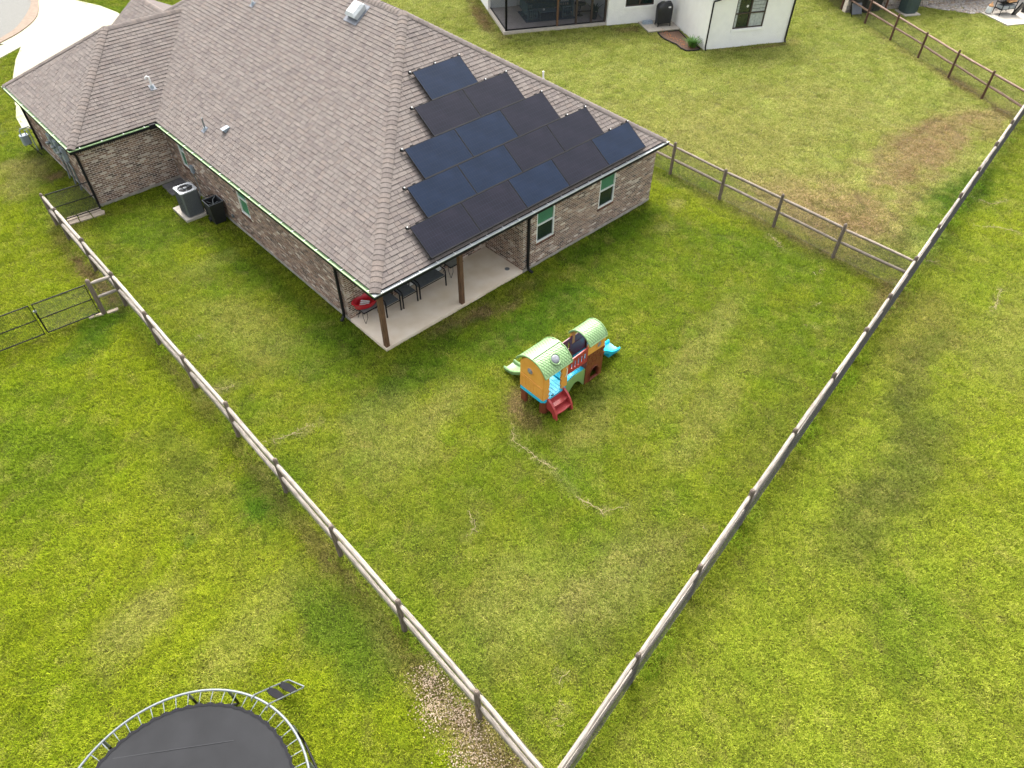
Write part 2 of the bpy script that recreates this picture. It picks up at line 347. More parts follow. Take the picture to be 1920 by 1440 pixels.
PATCH = [  # x, y, rx, ry, rotation, strength, kind (t thatch/tan, b bare brown, g lush green plus painted-in house shade, y yellow green)
 (16.9,-4.2,3.4,2.2,-70,.75,'t'),(16.9,-5.0,3.2,2.0,-65,.75,'n'),(15.2,-6.6,1.9,1.2,-50,.45,'b'),(16.8,-5.9,1.0,.6,-60,.4,'b'),(23.7,-5.3,4.4,1.4,0,.85,'t'),(22.6,-5.3,3.6,1.4,5,.72,'n'),(21.4,-5.9,1.0,.5,5,.5,'b'),(26.6,-5.2,3.2,1.1,5,.7,'n'),(28.8,-6.2,2.0,.9,0,.6,'n'),
 (21.3,-8.1,2.6,.8,0,.9,'g'),(18.5,-8.3,1.6,.9,0,.6,'g'),(18.6,1.0,3.5,4.5,10,.55,'t'),(13.3,-9.0,1.5,.5,8,.6,'b'),(12.6,-10.7,2.5,.9,8,.35,'b'),(7.8,-12.6,2.3,1.0,8,.8,'d'),(4.8,-12.6,1.8,.7,8,.6,'d'),(11.0,-11.2,2.5,.5,8,.6,'d'),(-1.0,-9.9,2.6,.9,8,.5,'d'),(-3.2,-6.5,1.2,1.6,0,.3,'d'),(6.0,-9.6,2.2,.6,8,.35,'d'),(11.5,-8.9,2.0,.5,8,.5,'d'),(-6.4,-1.5,.9,3.0,0,.55,'d'),(-5.9,-5.9,.8,2.0,0,.5,'d'),(3.4,-5.5,1.2,.5,-10,.5,'d'),(16.0,-7.8,1.3,.7,0,.5,'d'),  # d strips outside the left fence: its shade painted into the turf
 (3.0,-.55,1.0,.28,-3,.95,'b'),(3.95,-.95,.9,.25,-10,.8,'b'),(2.0,-.3,.7,.2,0,.8,'b'),(5.0,-.6,.8,.2,0,.4,'b'),(-5.5,7.0,.9,.6,0,.9,'g'),(-6.6,6.2,1.0,.5,10,.6,'g'),(-6.7,-3.4,2.6,1.6,30,.5,'y'),
 (-5.7,-2.4,.35,.25,0,.9,'g'),(-5.1,-2.2,.9,1.1,0,.7,'g'),(-7.3,-2.1,.18,.16,0,.9,'g'),(-4.1,18.6,1.0,1.0,0,.8,'t'),(-3.55,17.0,.5,.35,0,.95,'b'),(-4.9,17.0,.7,.9,0,.5,'t'),
 (-5.1,-4.8,.26,1.9,2,.5,'b'),(-5.05,-1.0,.2,1.6,0,.4,'b'),(-5.0,3.0,.2,2.0,0,.35,'b'),(-4.98,9.9,.22,2.4,0,.85,'b'),(-5.3,-8.0,.4,1.4,0,.5,'b'),(-5.2,-10.4,.45,1.4,0,.7,'n'),
 (1.55,-4.1,.6,.35,40,.8,'b'),(1.2,-4.9,.35,.5,0,.6,'b'),(2.3,-6.1,1.1,.5,10,.4,'t'),(-4.5,2.0,.5,.3,0,.5,'t'),(2.,2.,.1,.1,0,.1,'t'),
 (14.0,-2.0,.25,4.4,2,.45,'t'),(33.2,-.4,.3,3.5,-30,.75,'t'),(31.3,-4.2,.35,2.6,-30,.75,'b'),(24.9,-.3,2.5,3.5,20,.4,'t'),
 (26.0,8.9,.5,1.6,25,.75,'t'),(26.5,6.7,.6,.25,-28,.8,'t'),(28.6,5.3,1.6,.16,-28,.7,'b'),(19.3,15.7,.35,.6,-28,.9,'t'),(20.3,18.6,.4,2.4,-28,.85,'b'),(25.0,11.8,.6,.5,0,.6,'b'),(30.4,4.7,.35,.3,0,.8,'t'),
 (9.3,-.55,3.2,.55,0,.75,'g'),(8.8,-1.6,3.4,.8,-4,.45,'g'),(5.0,-1.9,2.6,.8,-8,.85,'g'),(2.6,-2.0,2.0,.8,-5,.7,'g'),(5.5,-3.3,2.0,.6,-8,.4,'g'),(-1.4,1.0,1.2,1.6,20,.5,'g'),(-1.2,-1.6,1.6,.8,10,.4,'g'),(-.7,1.9,.6,1.4,10,.6,'g'),(0.6,-1.0,2.0,.6,10,.7,'g'),(-1.0,6.4,.35,3.2,5,.55,'g'),(-2.2,10.6,1.5,1.8,0,.35,'g'),(13.3,-1.2,1.0,2.6,10,.5,'y'),(12.8,-5.2,1.0,2.4,14,.5,'g'),  # g beside the house: its shade mixed into the turf colour
 (-2.0,8.4,.6,.8,0,.6,'y'),(-1.9,7.6,1.1,.5,0,.3,'t'),(-2.6,3.8,.9,2.2,8,.35,'t'),(-1.9,-2.8,1.6,1.4,20,.35,'t'),(6.8,-6.4,3.4,.5,12,.45,'t'),(5.2,-8.0,3.0,.6,10,.35,'t'),(8.5,-8.4,3.0,.6,8,.3,'g'),(-2.6,-8.6,1.6,1.2,0,.35,'t'),(-.6,-9.6,1.8,.9,0,.4,'t'),
 (-9.0,3.0,1.6,3.4,0,.5,'g'),(-8.6,-.6,1.4,1.8,0,.5,'y'),(-7.4,-5.0,1.4,.6,20,.35,'t'),(-5.9,-6.6,.7,1.6,0,.55,'g'),(3.3,-14.6,1.4,1.0,0,.4,'g'),(9.0,-14.0,3.0,1.0,8,.4,'y'),(14.5,-12.6,3.0,1.0,5,.35,'t'),(20.4,-9.9,1.0,3.0,40,.45,'y'),
 (-9.0,-3.2,1.0,.5,20,.5,'t'),(-4.6,13.0,.5,1.2,0,.4,'b'),(-.2,-2.9,1.2,.5,25,.35,'t'),(11.2,-1.5,.5,.25,-20,.55,'t'),(12.9,-.9,.45,.3,0,.6,'t')]
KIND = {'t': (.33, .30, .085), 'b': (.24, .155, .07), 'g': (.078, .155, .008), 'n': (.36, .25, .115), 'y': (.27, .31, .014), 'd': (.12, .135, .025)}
def lawn(x, y):
    n1 = fbm(x*.35, y*.35, 3); n2 = fbm(x*1.3, y*1.3, 11); n3 = fbm(x*5, y*5, 23, 3); n4 = fbm(x*.9+y*.25, y*2.6-x*.5, 31); n5 = fbm(x*2.6, y*2.6, 47, 3)
    g = np.array([.105, .180, .009]); yl = np.array([.215, .242, .020]); th = np.array([.30, .25, .07])
    base = np.array([.188, .226, .013])
    col = np.empty(x.shape+(3,)); col[:] = base
    def mix(c, k):
        nonlocal col
        k = np.clip(k, 0, 1)[..., None]; col = col*(1-k)+np.array(c)*k
    mix(g, (n1-.5)*1.5+(n2-.5)*.9); mix(yl, (.5-n1)*1.6+(.5-n2)*1.0)
    mix(yl, np.clip((n5-.56)*2.6, 0, .35)); mix(g*.9, np.clip((.44-n5)*2.6, 0, .35))
    # neighbour's lawn at the right is paler, drier; the left side yard is brighter
    right = np.clip((x-14.6)/2., 0, 1)*np.clip((y+9.6-(x-14)*.13)/.6, 0, 1); mix((.36, .375, .09), right*.7+right*(n4-.5)*.9)
    left = np.clip((-4.9-x)/.5, 0, 1); mix((.215, .262, .006), left*.62)
    out = np.clip((-(y+11.3-(x+2.2)*.1329)-.1)/.4, 0, 1); mix((.25, .295, .025), out*.6)
    for (px, py, rx, ry, a, st, k) in PATCH:
        ca, sa = math.cos(R(a)), math.sin(R(a)); u = ((x-px)*ca+(y-py)*sa)/rx; v = (-(x-px)*sa+(y-py)*ca)/ry
        q = np.hypot(u, v)+(n2-.5)*1.1+(n3-.5)*.9; m = np.clip((1.45-q)/1.05, 0, 1); m = m*m*(3-2*m)
        mix(KIND[k], m*st)
    # mower lines worn to bare soil in the neighbour's yard
    for j in range(16):
        y0 = -5.15; x0 = 19.6+j*.52
        mix((.12, .07, .03), np.clip(1-seg_d(x, y, [(x0, -4.5-.2*(j % 3)), (x0+.5, -6.9+.3*(j % 2))])/.05, 0, 1)*.55)
    for a in (-5.08, -4.45): mix((.12, .065, .028), np.clip(1-seg_d(x, y, [(20.6, a+.0), (27.6, a-.05)])/.06, 0, 1)*.75)
    for j in range(12):
        x0 = 15.0+j*.33; mix((.12, .07, .03), np.clip(1-seg_d(x, y, [(x0, -3.4-.1*j), (x0+.7, -6.2-.12*j)])/.045, 0, 1)*.5)
    for r in RUNNERS:
        mix((.33, .26, .13), np.clip(1-(seg_d(x, y, r))/.09, 0, 1)*.5)
    # bare strip where the string trimmer runs under the fences
    mix((.21, .15, .075), np.clip(1-np.abs(seg_d(x, y, [(14.46, .64), (14.1, -9.1)])-.0)/(.12+.3*(n3-.3)), 0, 1)*.7)
    mix(th, np.clip((n3-.62)*3.5, 0, .32)); mix((.09, .14, .008), np.clip((.38-n3)*3.5, 0, .32))
    return col*(.86+.28*n2)[..., None]

# ------------------------------------------------------------------ ground sheet
def ground():
    xs = np.concatenate([[-400, -120, -50, -30], np.arange(-22, 58, .25), [62, 90, 160, 400]])
    ys = np.concatenate([[-400, -120, -50], np.arange(-24, 46, .25), [50, 90, 160, 400]])
    X, Y = np.meshgrid(xs, ys); nx, ny = len(xs), len(ys)
    Z = (fbm(X*.7, Y*.7, 5)-.5)*.03
    v = np.stack([X.ravel(), Y.ravel(), Z.ravel()-.012], 1)
    i = np.arange(nx*ny).reshape(ny, nx); f = np.stack([i[:-1, :-1], i[:-1, 1:], i[1:, 1:], i[1:, :-1]], -1).reshape(-1, 4)
    me = bpy.data.meshes.new('lawn_ground'); me.from_pydata(v.tolist(), [], f.tolist())
    c = lawn(X.ravel(), Y.ravel())
    a = me.color_attributes.new('tint', 'FLOAT_COLOR', 'POINT'); a.data.foreach_set('color', np.c_[c, np.ones(len(c))].astype(np.float32).ravel())
    m = bpy.data.materials.new('turf_soil'); m.use_nodes = True; n = m.node_tree.nodes; l = m.node_tree.links; b = n['Principled BSDF']
    at = n.new('ShaderNodeAttribute'); at.attribute_name = 'tint'
    g = n.new('ShaderNodeNewGeometry'); no = n.new('ShaderNodeTexNoise'); no.inputs['Scale'].default_value = 28; no.inputs['Detail'].default_value = 6
    l.new(g.outputs['Position'], no.inputs['Vector'])
    mr = n.new('ShaderNodeMapRange'); mr.inputs[1].default_value = .35; mr.inputs[2].default_value = .7; mr.inputs[3].default_value = .10; mr.inputs[4].default_value = .55; l.new(no.outputs['Fac'], mr.inputs[0])
    mx = n.new('ShaderNodeMix'); mx.data_type = 'RGBA'; mx.blend_type = 'MULTIPLY'; mx.inputs['Factor'].default_value = 1
    l.new(at.outputs['Color'], mx.inputs[6]); l.new(mr.outputs[0], mx.inputs[7]); l.new(mx.outputs[2], b.inputs['Base Color'])
    b.inputs['Roughness'].default_value = 1; b.inputs['Specular IOR Level'].default_value = .1
    bp = n.new('ShaderNodeBump'); bp.inputs['Strength'].default_value = .8; bp.inputs['Distance'].default_value = .03; l.new(no.outputs['Fac'], bp.inputs['Height']); l.new(bp.outputs['Normal'], b.inputs['Normal'])
    me.materials.append(m); me.polygons.foreach_set('use_smooth', np.ones(len(f), dtype=bool))
    o = bpy.data.objects.new('ground', me); C.objects.link(o); struct(o)
ground()

# ------------------------------------------------------------------ street, driveway, path at the front of the house
def sheet(name, poly, z0, z1, m, extra=None):
    o = MB().prism(poly, z0, z1).build(name, m); struct(o); return o
def smooth_poly(pts, n=6):
    out = []
    N = len(pts)
    for i in range(N-1):
        p0 = Vector(pts[max(i-1, 0)]); p1 = Vector(pts[i]); p2 = Vector(pts[i+1]); p3 = Vector(pts[min(i+2, N-1)])
        for k in range(n):
            t = k/n; out.append(tuple(.5*((2*p1)+(p2-p0)*t+(2*p0-5*p1+4*p2-p3)*t*t+(3*p1-p0-3*p2+p3)*t**3)))
    return out+[tuple(pts[-1])]
inner = smooth_poly([(-6, 29.9), (-2.4, 31.7), (-.65, 33.08), (.53, 34.15), (1.87, 36.33), (2.62, 38.27), (3.2, 42), (3.4, 50)])
outer = smooth_poly([(-6.2, 29.2), (-2.6, 31.1), (-.85, 32.45), (.6, 33.5), (1.95, 35.2), (2.95, 38.04), (3.8, 42), (4.0, 50)])
sheet('road', inner+[(-30, 50), (-30, 29.9)], -.05, .012, M['asphalt'])
kerb = MB()
for i in range(len(inner)-1):
    a, b_ = inner[i], inner[i+1]; c, d = outer[i+1], outer[i]
    kerb.prism([a, d, c, b_], -.05, .075+.001*(i % 2))
struct(kerb.build('kerb', M['curb']))
sheet('driveway', [(-.85, 32.45+.03), (-.17, 31.3), (-.9, 29.8), (-1.7, 27.7), (-2.6, 24.6), (-2.9, 21.2), (5.4, 20.9), (5.5, 32.9), (5.2, 34.61), (4.48, 36.6), (4.2, 41.5), (3.85, 41.5), (2.98, 38.0), (1.97, 35.2), (.62, 33.5)], -.05, .03, M['drive'])
sheet('path', [(-2.62, 24.4), (-3.0, 23.2), (-3.15, 22.0), (-2.85, 21.7), (-2.6, 22.5)], -.05, .026, M['drive'])
sheet('pavement', [(-6.0, 28.3), (-1.45, 30.5), (-.2, 31.3), (-.45, 32.2), (-.95, 32.2), (-6.0, 29.15)], -.05, .034, M['drive'])

# ------------------------------------------------------------------ generic brick wall with single bricks
BR = []          # (area-weight, wall object, corners...) candidates of every brick of the house
def brick_wall(house, o, d, L, H, z0, nrm, openings=(), soldier=False, thick=.18, name='brick_wall', red=(), clip_lo=0.):
    """o: start point (x,y) on the outer face, d: unit direction, nrm: outward unit normal"""
    o = Vector((*o, 0)); d = Vector((*d, 0)); nn = Vector((*nrm, 0))
    T = Matrix(((d.x, 0, nn.x, o.x), (d.y, 0, nn.y, o.y), (0, 1, 0, z0), (0, 0, 0, 1)))    # local (along, up, out)
    wl = MB()
    xs = sorted({0, L, *[v for q in openings for v in (q[0], q[2])]})
    for a, b_ in zip(xs[:-1], xs[1:]):
        mid = (a+b_)/2; cuts = sorted([(q[1], q[3]) for q in openings if q[0] < mid < q[2]]); y = 0
        for c0, c1 in cuts+[(H, H)]:
            if c0 > y: wl.box((a, y, -thick), (b_, c0, -.006), T)
            y = c1
    wo = wl.build(name, M['mortar'], house)
    bw, bh, mo = .194, .058, .0155; rows = int(H/(bh+mo)); top = rows-(3 if soldier else 0)
    for r in range(top):
        y0 = r*(bh+mo)+.004; off = (r % 2)*(bw+mo)/2; x = -off
        while x < L:
            a, b_ = max(x, clip_lo), min(x+bw, L); x += bw+mo
            if b_-a < .03: continue
            segs = [(a, b_)]
            for q in openings:
                if y0+bh > q[1]-.002 and y0 < q[3]:
                    ns = []
                    for s0, s1 in segs:
                        if s1 <= q[0] or s0 >= q[2]: ns.append((s0, s1))
                        else:
                            if q[0]-s0 > .03: ns.append((s0, q[0]-.004))
                            if s1-q[2] > .03: ns.append((q[2]+.004, s1))
                    segs = ns
            for s0, s1 in segs: BR.append((wo, T, s0, s1, y0, y0+bh, random.random(), 0))
    if soldier:
        y0 = top*(bh+mo)+.004; x = .0
        while x < L-.06:
            BR.append((wo, T, x, x+.058, y0, y0+.195, random.random()*.7, 0)); x += .058+.0125
    for q in openings:        # sloping rowlock sill course below a window
        if len(q) > 4 and q[4]:
            x = q[0]-.03
            while x < q[2]+.0:
                BR.append((wo, T, x, x+.058, q[1]-.085, q[1]-.003, random.random(), 1)); x += .07
    return wo
BR_SHARED = {}
def lay_bricks(limit=300):
    sc = []
    for k, (wo, T, s0, s1, y0, y1, rn, sill) in enumerate(BR):
        c = T @ Vector(((s0+s1)/2, (y0+y1)/2, 0)); n = Vector((T[0][2], T[1][2], 0)); v = CAM-c
        if c.z > HE-.1 or n.dot(v) <= 0: w_ = 0
        else: w_ = (s1-s0)*(y1-y0)*n.dot(v)/v.length**3
        sc.append((w_, k))
    best = {k for _, k in sorted(sc, reverse=True)[:limit]}
    rest = {}
    for k, (wo, T, s0, s1, y0, y1, rn, sill) in enumerate(BR):
        out = .028 if sill else .0+random.uniform(0, .004)
        if k in best:
            key = (round(s1-s0, 2), round(y1-y0, 3), int(rn*14), sill)
            if key not in BR_SHARED:
                w2, h2 = (s1-s0)/2, (y1-y0)/2; b = .003; mb = MB()
                vs = [(-w2, -h2, -.03), (w2, -h2, -.03), (w2, h2, -.03), (-w2, h2, -.03), (-w2+b, -h2+b, out), (w2-b, -h2+b, out), (w2-b, h2-b, out), (-w2+b, h2-b, out)]
                mb.add(vs, [(4, 5, 6, 7), (0, 1, 5, 4), (1, 2, 6, 5), (2, 3, 7, 6), (3, 0, 4, 7)], rn)
                BR_SHARED[key] = mb.mesh('brick', M['brick_red'] if sill else M['brick'], fix=False)
            ob = bpy.data.objects.new('brick', BR_SHARED[key]); C.objects.link(ob); ob.parent = wo
            mm = T @ Matrix.Translation(((s0+s1)/2, (y0+y1)/2, 0)); mm.translation -= wloc(wo); ob.matrix_local = mm
        else:
            mb = rest.setdefault(wo.name, (wo, MB()))[1]; b = .003
            vs = [T @ Vector(p) for p in ((s0, y0, -.03), (s1, y0, -.03), (s1, y1, -.03), (s0, y1, -.03), (s0+b, y0+b, out), (s1-b, y0+b, out), (s1-b, y1-b, out), (s0+b, y1-b, out))]
            mb.add(vs, [(4, 5, 6, 7), (0, 1, 5, 4), (1, 2, 6, 5), (2, 3, 7, 6), (3, 0, 4, 7)], rn, 1 if sill else 0)
    for wo, mb in rest.values(): mb.build('brick', [M['brick'], M['brick_red']], wo, kind='stuff', fix=False)

# ------------------------------------------------------------------ roof planes with single shingles
SH = []
def clip_poly(sub, poly):
    n = len(poly)
    for i in range(n):
        ax, ay = poly[i]; bx, by = poly[(i+1) % n]; out = []
        if not sub: return []
        for j in range(len(sub)):
            p, q = sub[j], sub[(j+1) % len(sub)]
            dp = (bx-ax)*(p[1]-ay)-(by-ay)*(p[0]-ax); dq = (bx-ax)*(q[1]-ay)-(by-ay)*(q[0]-ax)
            if dp >= 0: out.append(p)
            if (dp >= 0) != (dq >= 0):
                t = dp/(dp-dq); out.append((p[0]+(q[0]-p[0])*t, p[1]+(q[1]-p[1])*t))
        sub = out
    return sub
def area2(p): return .5*abs(sum(p[i][0]*p[(i+1) % len(p)][1]-p[(i+1) % len(p)][0]*p[i][1] for i in range(len(p))))
def roof_plane(house, eave_o, eave_d, upd, polys, vmax, umin, umax, name='roof'):
    """polys: convex plan polygons (x,y) ccw; eave_o a plan point of the eave line; eave_d along it; upd plan direction uphill"""
    eo = Vector((*eave_o, ROOF0)); a = Vector((*eave_d, 0)); u = Vector((*upd, SL)).normalized(); n = a.cross(u)
    if n.z < 0: n = -n
    k = math.hypot(1, SL)
    def to2(p): q = Vector((p[0], p[1], 0))-Vector((eave_o[0], eave_o[1], 0)); return (q.dot(a), (q.x*upd[0]+q.y*upd[1])*k)
    P2 = []
    for p in polys:
        q = [to2(v) for v in p]
        ar = sum(q[i][0]*q[(i+1) % len(q)][1]-q[(i+1) % len(q)][0]*q[i][1] for i in range(len(q)))
        P2.append(q if ar > 0 else q[::-1])
    base = MB()
    for q in P2:
        top = [eo+a*x+u*y-n*.004 for x, y in q]; bot = [v-n*.05 for v in top]; m = len(q)
        base.add(top+bot, [tuple(range(m)), tuple(range(2*m-1, m-1, -1))]+[(i, i+m, (i+1) % m+m, (i+1) % m) for i in range(m)])
    ro = base.build(name, M['roof_base'], house)
    ex = .142; r = 0; v = -.02
    while v < vmax:
        x = umin-random.random()*.3
        while x < umax:
            wdt = random.choice((.13, .17, .2, .2, .24, .28, .3)); lift = random.choice((0, 0, .006)); rn = random.random()
            quad = [(x, v), (x+wdt-.006, v), (x+wdt-.006, v+ex+.01), (x, v+ex+.01)]; x += wdt
            for q in P2:
                c = clip_poly(quad, q)
                if len(c) >= 3 and area2(c) > .0012: SH.append((ro, eo, a, u, n, c, v, ex, lift, rn, area2(c)))
        v += ex; r += 1
    return ro
def lay_shingles(limit=300):
    sc = []
    for k, s in enumerate(SH):
        ro, eo, a, u, n, c, v, ex, lift, rn, ar = s
        p = eo+a*c[0][0]+u*c[0][1]; d = CAM-p; w_ = ar*max(0, n.dot(d))/d.length**3
        q = co.matrix_world.inverted() @ p
        if q.z < 0 and (abs(q.x/q.z)*FPX > 960 or abs(q.y/q.z)*FPX > 720): w_ = 0
        sc.append((w_, k))
    best = {k for _, k in sorted(sc, reverse=True)[:limit]}; rest = {}
    for k, (ro, eo, a, u, n, c, v, ex, lift, rn, ar) in enumerate(SH):
        m = len(c); top = []; bot = []
        for x, y in c:
            h = .02*(1-(y-v)/(ex*1.6))+lift*(1-(y-v)/(ex*1.3)); p = eo+a*x+u*y
            top.append(p+n*max(.001, h)); bot.append(p-n*.003)
        fs = [tuple(range(m))]+[(i, i+m, (i+1) % m+m, (i+1) % m) for i in range(m)]
        if k in best:
            mb = MB().add(top+bot, fs[:1], rn); mb.f += fs[1:]; mb.r += [rn]*m; mb.m += [1]*m; mb.build('shingle', [M['shingle'], M['sh_edge']], ro, fix=False)
        else:
            rr_ = rest.setdefault(ro.name, (ro, MB()))[1]; rr_.add(top+bot, fs, rn); rr_.m[-m:] = [1]*m
    for ro, mb in rest.values(): mb.build('shingle', [M['shingle'], M['sh_edge']], ro, kind='stuff', fix=False)
def ridge_caps(ro, p0, p1, w_=.155, drop=.07, step=.165):
    if abs(p0[2]-p1[2]) < .05: drop = .1; p0 = (p0[0], p0[1], p0[2]-.012); p1 = (p1[0], p1[1], p1[2]-.012)
    """overlapping curved cap shingles from p0 (low) to p1 (high)"""
    p0 = Vector(p0); p1 = Vector(p1); d = (p1-p0); L = d.length; d.normalize(); s = d.cross(Vector((0, 0, 1))).normalized(); nn = s.cross(d).normalized()
    k = int(L/step); step = L/k
    for i in range(k):
        mb = MB(); pr = [(-w_, -drop), (-w_*.75, -drop*.62), (-w_*.45, -drop*.25), (-w_*.15, -.003), (w_*.15, -.003), (w_*.45, -drop*.25), (w_*.75, -drop*.62), (w_, -drop)]
        vs = []
        for t, h, sc_ in ((i*step-.012, .034, 1.02), (i*step+step+.02, .02, .99)):
            for x, z in pr: vs.append(p0+d*t+s*x*sc_+nn*(z+h))
        for x, z in pr: vs.append(p0+d*(i*step-.012)+s*x+nn*(z-.035))
        m = len(pr)
        fs = [(j, j+1, m+j+1, m+j) for j in range(m-1)]+[(2*m+j, 2*m+j+1, j+1, j) for j in range(m-1)]
        mb.add(vs, fs, random.random()); mb.build('ridge_cap', M['ridge'], ro)

# ------------------------------------------------------------------ THE BRICK HOUSE
house = thing('brick_house', 'brown brick single-storey house with hipped shingle roof and solar panels', 'house', (0, 0, 0))
E_ = .19        # roof sheet edge overhang (the gutter takes the rest)
# foundation
fd = MB()
fd.box((.0, PB-.0, -.1), (5.64, 20.1, .102)); fd.box((PA, 0.0, -.1), (WD, PB, .101)); fd.box((5.64, PB, -.1), (WD-.01, 20.1, .1)); fd.box((-WX, YI+OG, -.1), (0, 20.15, .1015))
fd.build('foundation', M['foundation'], house)
WH = HE-.08-.1
brick_wall(house, (PA, .012), (1, 0), WD-PA, WH, .1, (0, -1), [(6.26-PA, .78, 7.08-PA, 2.1, True), (9.32-PA, .78, 10.12-PA, 2.1, True)])
brick_wall(house, (PA, PB), (0, -1), PB-.012, WH, .1, (-1, 0))
brick_wall(house, (.012, PB+.0), (1, 0), PA-.012, WH, .1, (0, -1), [(4.3, .26, 5.32, 1.9, True), (1.9, .0, 3.7, 2.05, False)])
brick_wall(house, (.012, YI+OG), (0, -1), YI+OG-PB, WH, .1, (-1, 0), [(YI+OG-8.2, .86, YI+OG-7.55, 2.12, True), (YI+OG-12.6, .86, YI+OG-12.15, 2.12, True)])
brick_wall(house, (-WX+.018, YI+OG+.012), (1, 0), WX-.018, WH, .1, (0, -1), soldier=True)
brick_wall(house, (-WX+.012, 20.13), (0, -1), 20.13-YI-OG-.02, WH, .1, (-1, 0))
MB().box((WD-.2, .02, .1), (WD, 20.1, HE-.1)).build('brick_wall', M['mortar'], house)
MB().box((-WX+.02, 19.95, .1), (WD, 20.12, HE-.1)).build('brick_wall', M['mortar'], house)
lay_bricks()
# soffits and patio ceiling
sf = MB()
sf.box((-.17, -.17, HE-.11), (WD+.17, PB-.0, HE-.085)); sf.box((-.17, PB, HE-.11), (.01, YI+OG, HE-.085)); sf.box((-WX-.17, YI+.11, HE-.112), (.0, YI+OG+.01, HE-.087)); sf.box((-WX-.17, YI+OG, HE-.11), (-WX+.01, 20.3, HE-.085))
sf.build('soffit', M['white'], house)
bm_ = MB().box((-.0, .03, HE-.3), (PA, .17, HE-.112)); bm_.build('beam', M['white'], house)
# windows
def window(parent, T, w_, h_, upper, lower, sash=True, fm='wframe', mull=0, deep=.06):
    """T maps local (along, up, out) ; origin at lower left of the opening"""
    fr = MB(); t = .045
    for lo, hi in (((0, 0), (w_, t)), ((0, h_-t), (w_, h_)), ((0, t), (t, h_-t)), ((w_-t, t), (w_, h_-t))): fr.box((lo[0], lo[1], -deep), (hi[0], hi[1], -deep+.05), T)
    if sash: fr.box((t, h_*.5-.02, -deep+.002), (w_-t, h_*.5+.02, -deep+.055), T)
    for i in range(mull):
        x = w_*(i+1)/(mull+1); fr.box((x-.03, t, -deep+.001), (x+.03, h_-t, -deep+.052), T)
    f = fr.build('window', M[fm], parent)
    if upper == 'gscreen':
        bl = MB()
        for k in range(12):
            z_ = h_*.5+.05+k*(h_*.5-.12)/11; bl.box((t+.01, z_-.008, -deep+.0125), (w_-t-.01, z_+.004, -deep+.018), T)
        bl.build('blind', M['gblind'], f)
    MB().box((t, t, -deep-.03), (w_-t, h_*.5-.02, -deep+.01), T).build('pane', M[lower], f)
    MB().box((t, h_*.5+.02, -deep-.03), (w_-t, h_-t, -deep+.012), T).build('pane', M[upper], f)
    return f
def WT(o, d, nn, x, z): o = Vector((*o, 0))+Vector((*d, 0))*x; return Matrix(((d[0], 0, nn[0], o.x), (d[1], 0, nn[1], o.y), (0, 1, 0, z), (0, 0, 0, 1)))
window(house, WT((0, .012), (1, 0), (0, -1), 6.26, .88), .82, 1.32, 'gscreen', 'glass')
window(house, WT((0, .012), (1, 0), (0, -1), 9.32, .88), .80, 1.32, 'gscreen', 'glass')
window(house, WT((0, PB), (1, 0), (0, -1), 4.31, .36), 1.02, 1.64, 'glass', 'tglass')
window(house, WT((.012, 8.2), (0, -1), (-1, 0), 0, .96), .65, 1.26, 'gscreen', 'gscreen')
window(house, WT((.012, 12.6), (0, -1), (-1, 0), 0, .96), .45, 1.26, 'gscreen', 'gscreen')
dr = MB().box((1.93, PB+.04, .1), (3.68, PB+.08, 2.13)); dro = dr.build('door', M['wframe'], house)
MB().box((2.02, PB+.03, .25), (2.76, PB+.06, 2.03)).build('pane', M['glass'], dro); MB().box((2.84, PB+.03, .25), (3.59, PB+.06, 2.03)).build('pane', M['glass'], dro)
# roofs
A0 = -OG+.09
hx = WD/2
roof_plane(house, (A0, 0), (0, 1), (1, 0), [[(A0, A0), (hx, hx+0.0), (hx, 14.5), (3.535, 17.115), (A0, YI+.09)],
    [(3.28, 16.86), (3.535, 17.115), (2.85, 17.8), (2.85, 17.3)], [(2.85, 17.3), (2.85, 20.45), (A0, 20.45), (A0, 20.43)]], 7.8, -.3, 20.8)
roof_plane(house, (0, A0), (1, 0), (0, 1), [[(A0, A0), (WD-A0, A0), (hx, hx)]], 7.8, -.3, WD+.4)
roof_plane(house, (WD-A0, 0), (0, 1), (-1, 0), [[(WD-A0, A0), (WD-A0, 20.4), (hx, 14.5), (hx, hx)]], 7.8, -.3, 20.8)
WXe = -WX+A0
roof_plane(house, (0, YI+.09), (1, 0), (0, 1), [[(WXe, YI+.09), (A0, YI+.09), (3.28, 16.86), (WXe+3.48, 16.86)]], 4.5, -3.4, 3.5)
roof_plane(house, (WXe, 0), (0, 1), (1, 0), [[(WXe, YI+.09), (WXe+3.48, 16.86), (WXe, 20.34)]], 4.5, 13.2, 20.6)
roof_plane(house, (0, 20.34), (1, 0), (0, -1), [[(WXe, 20.34), (WXe+3.48, 16.86), (3.28, 16.86), (A0, 20.34)]], 4.5, -3.4, 3.5)
# front of the main roof (garage gable and hip)
MB().add([(2.85, 17.8, ROOF0+SL*(2.85-A0)), (hx, 14.5, ROOF0+SL*(hx-A0)), (WD-A0, 20.4, ROOF0), (6.2, 20.4, ROOF0+.2), (2.87, 20.45, ROOF0+SL*(2.85-A0)-.01), (6.4, 20.4, ROOF0)],
    [(0, 1, 2, 3), (0, 3, 5, 4)]).build('roof', M['shingle'], house)
lay_shingles()
rc = MB().box((0, 0, 0), (.001, .001, .001))
def RZ(x): return ROOF0+SL*(x-A0)
hips = thing('roof_ridge', 'x', 'x'); bpy.data.objects.remove(hips)
rg = MB().box((hx-.05, hx, RZ(hx)-.09), (hx+.05, 14.5, RZ(hx)-.03)).build('roof', M['roof_base'], house)
ridge_caps(rg, (A0, A0, RZ(A0)+.01), (hx, hx, RZ(hx)+.01))
ridge_caps(rg, (WD-A0, A0, RZ(A0)+.01), (hx, hx, RZ(hx)+.01))
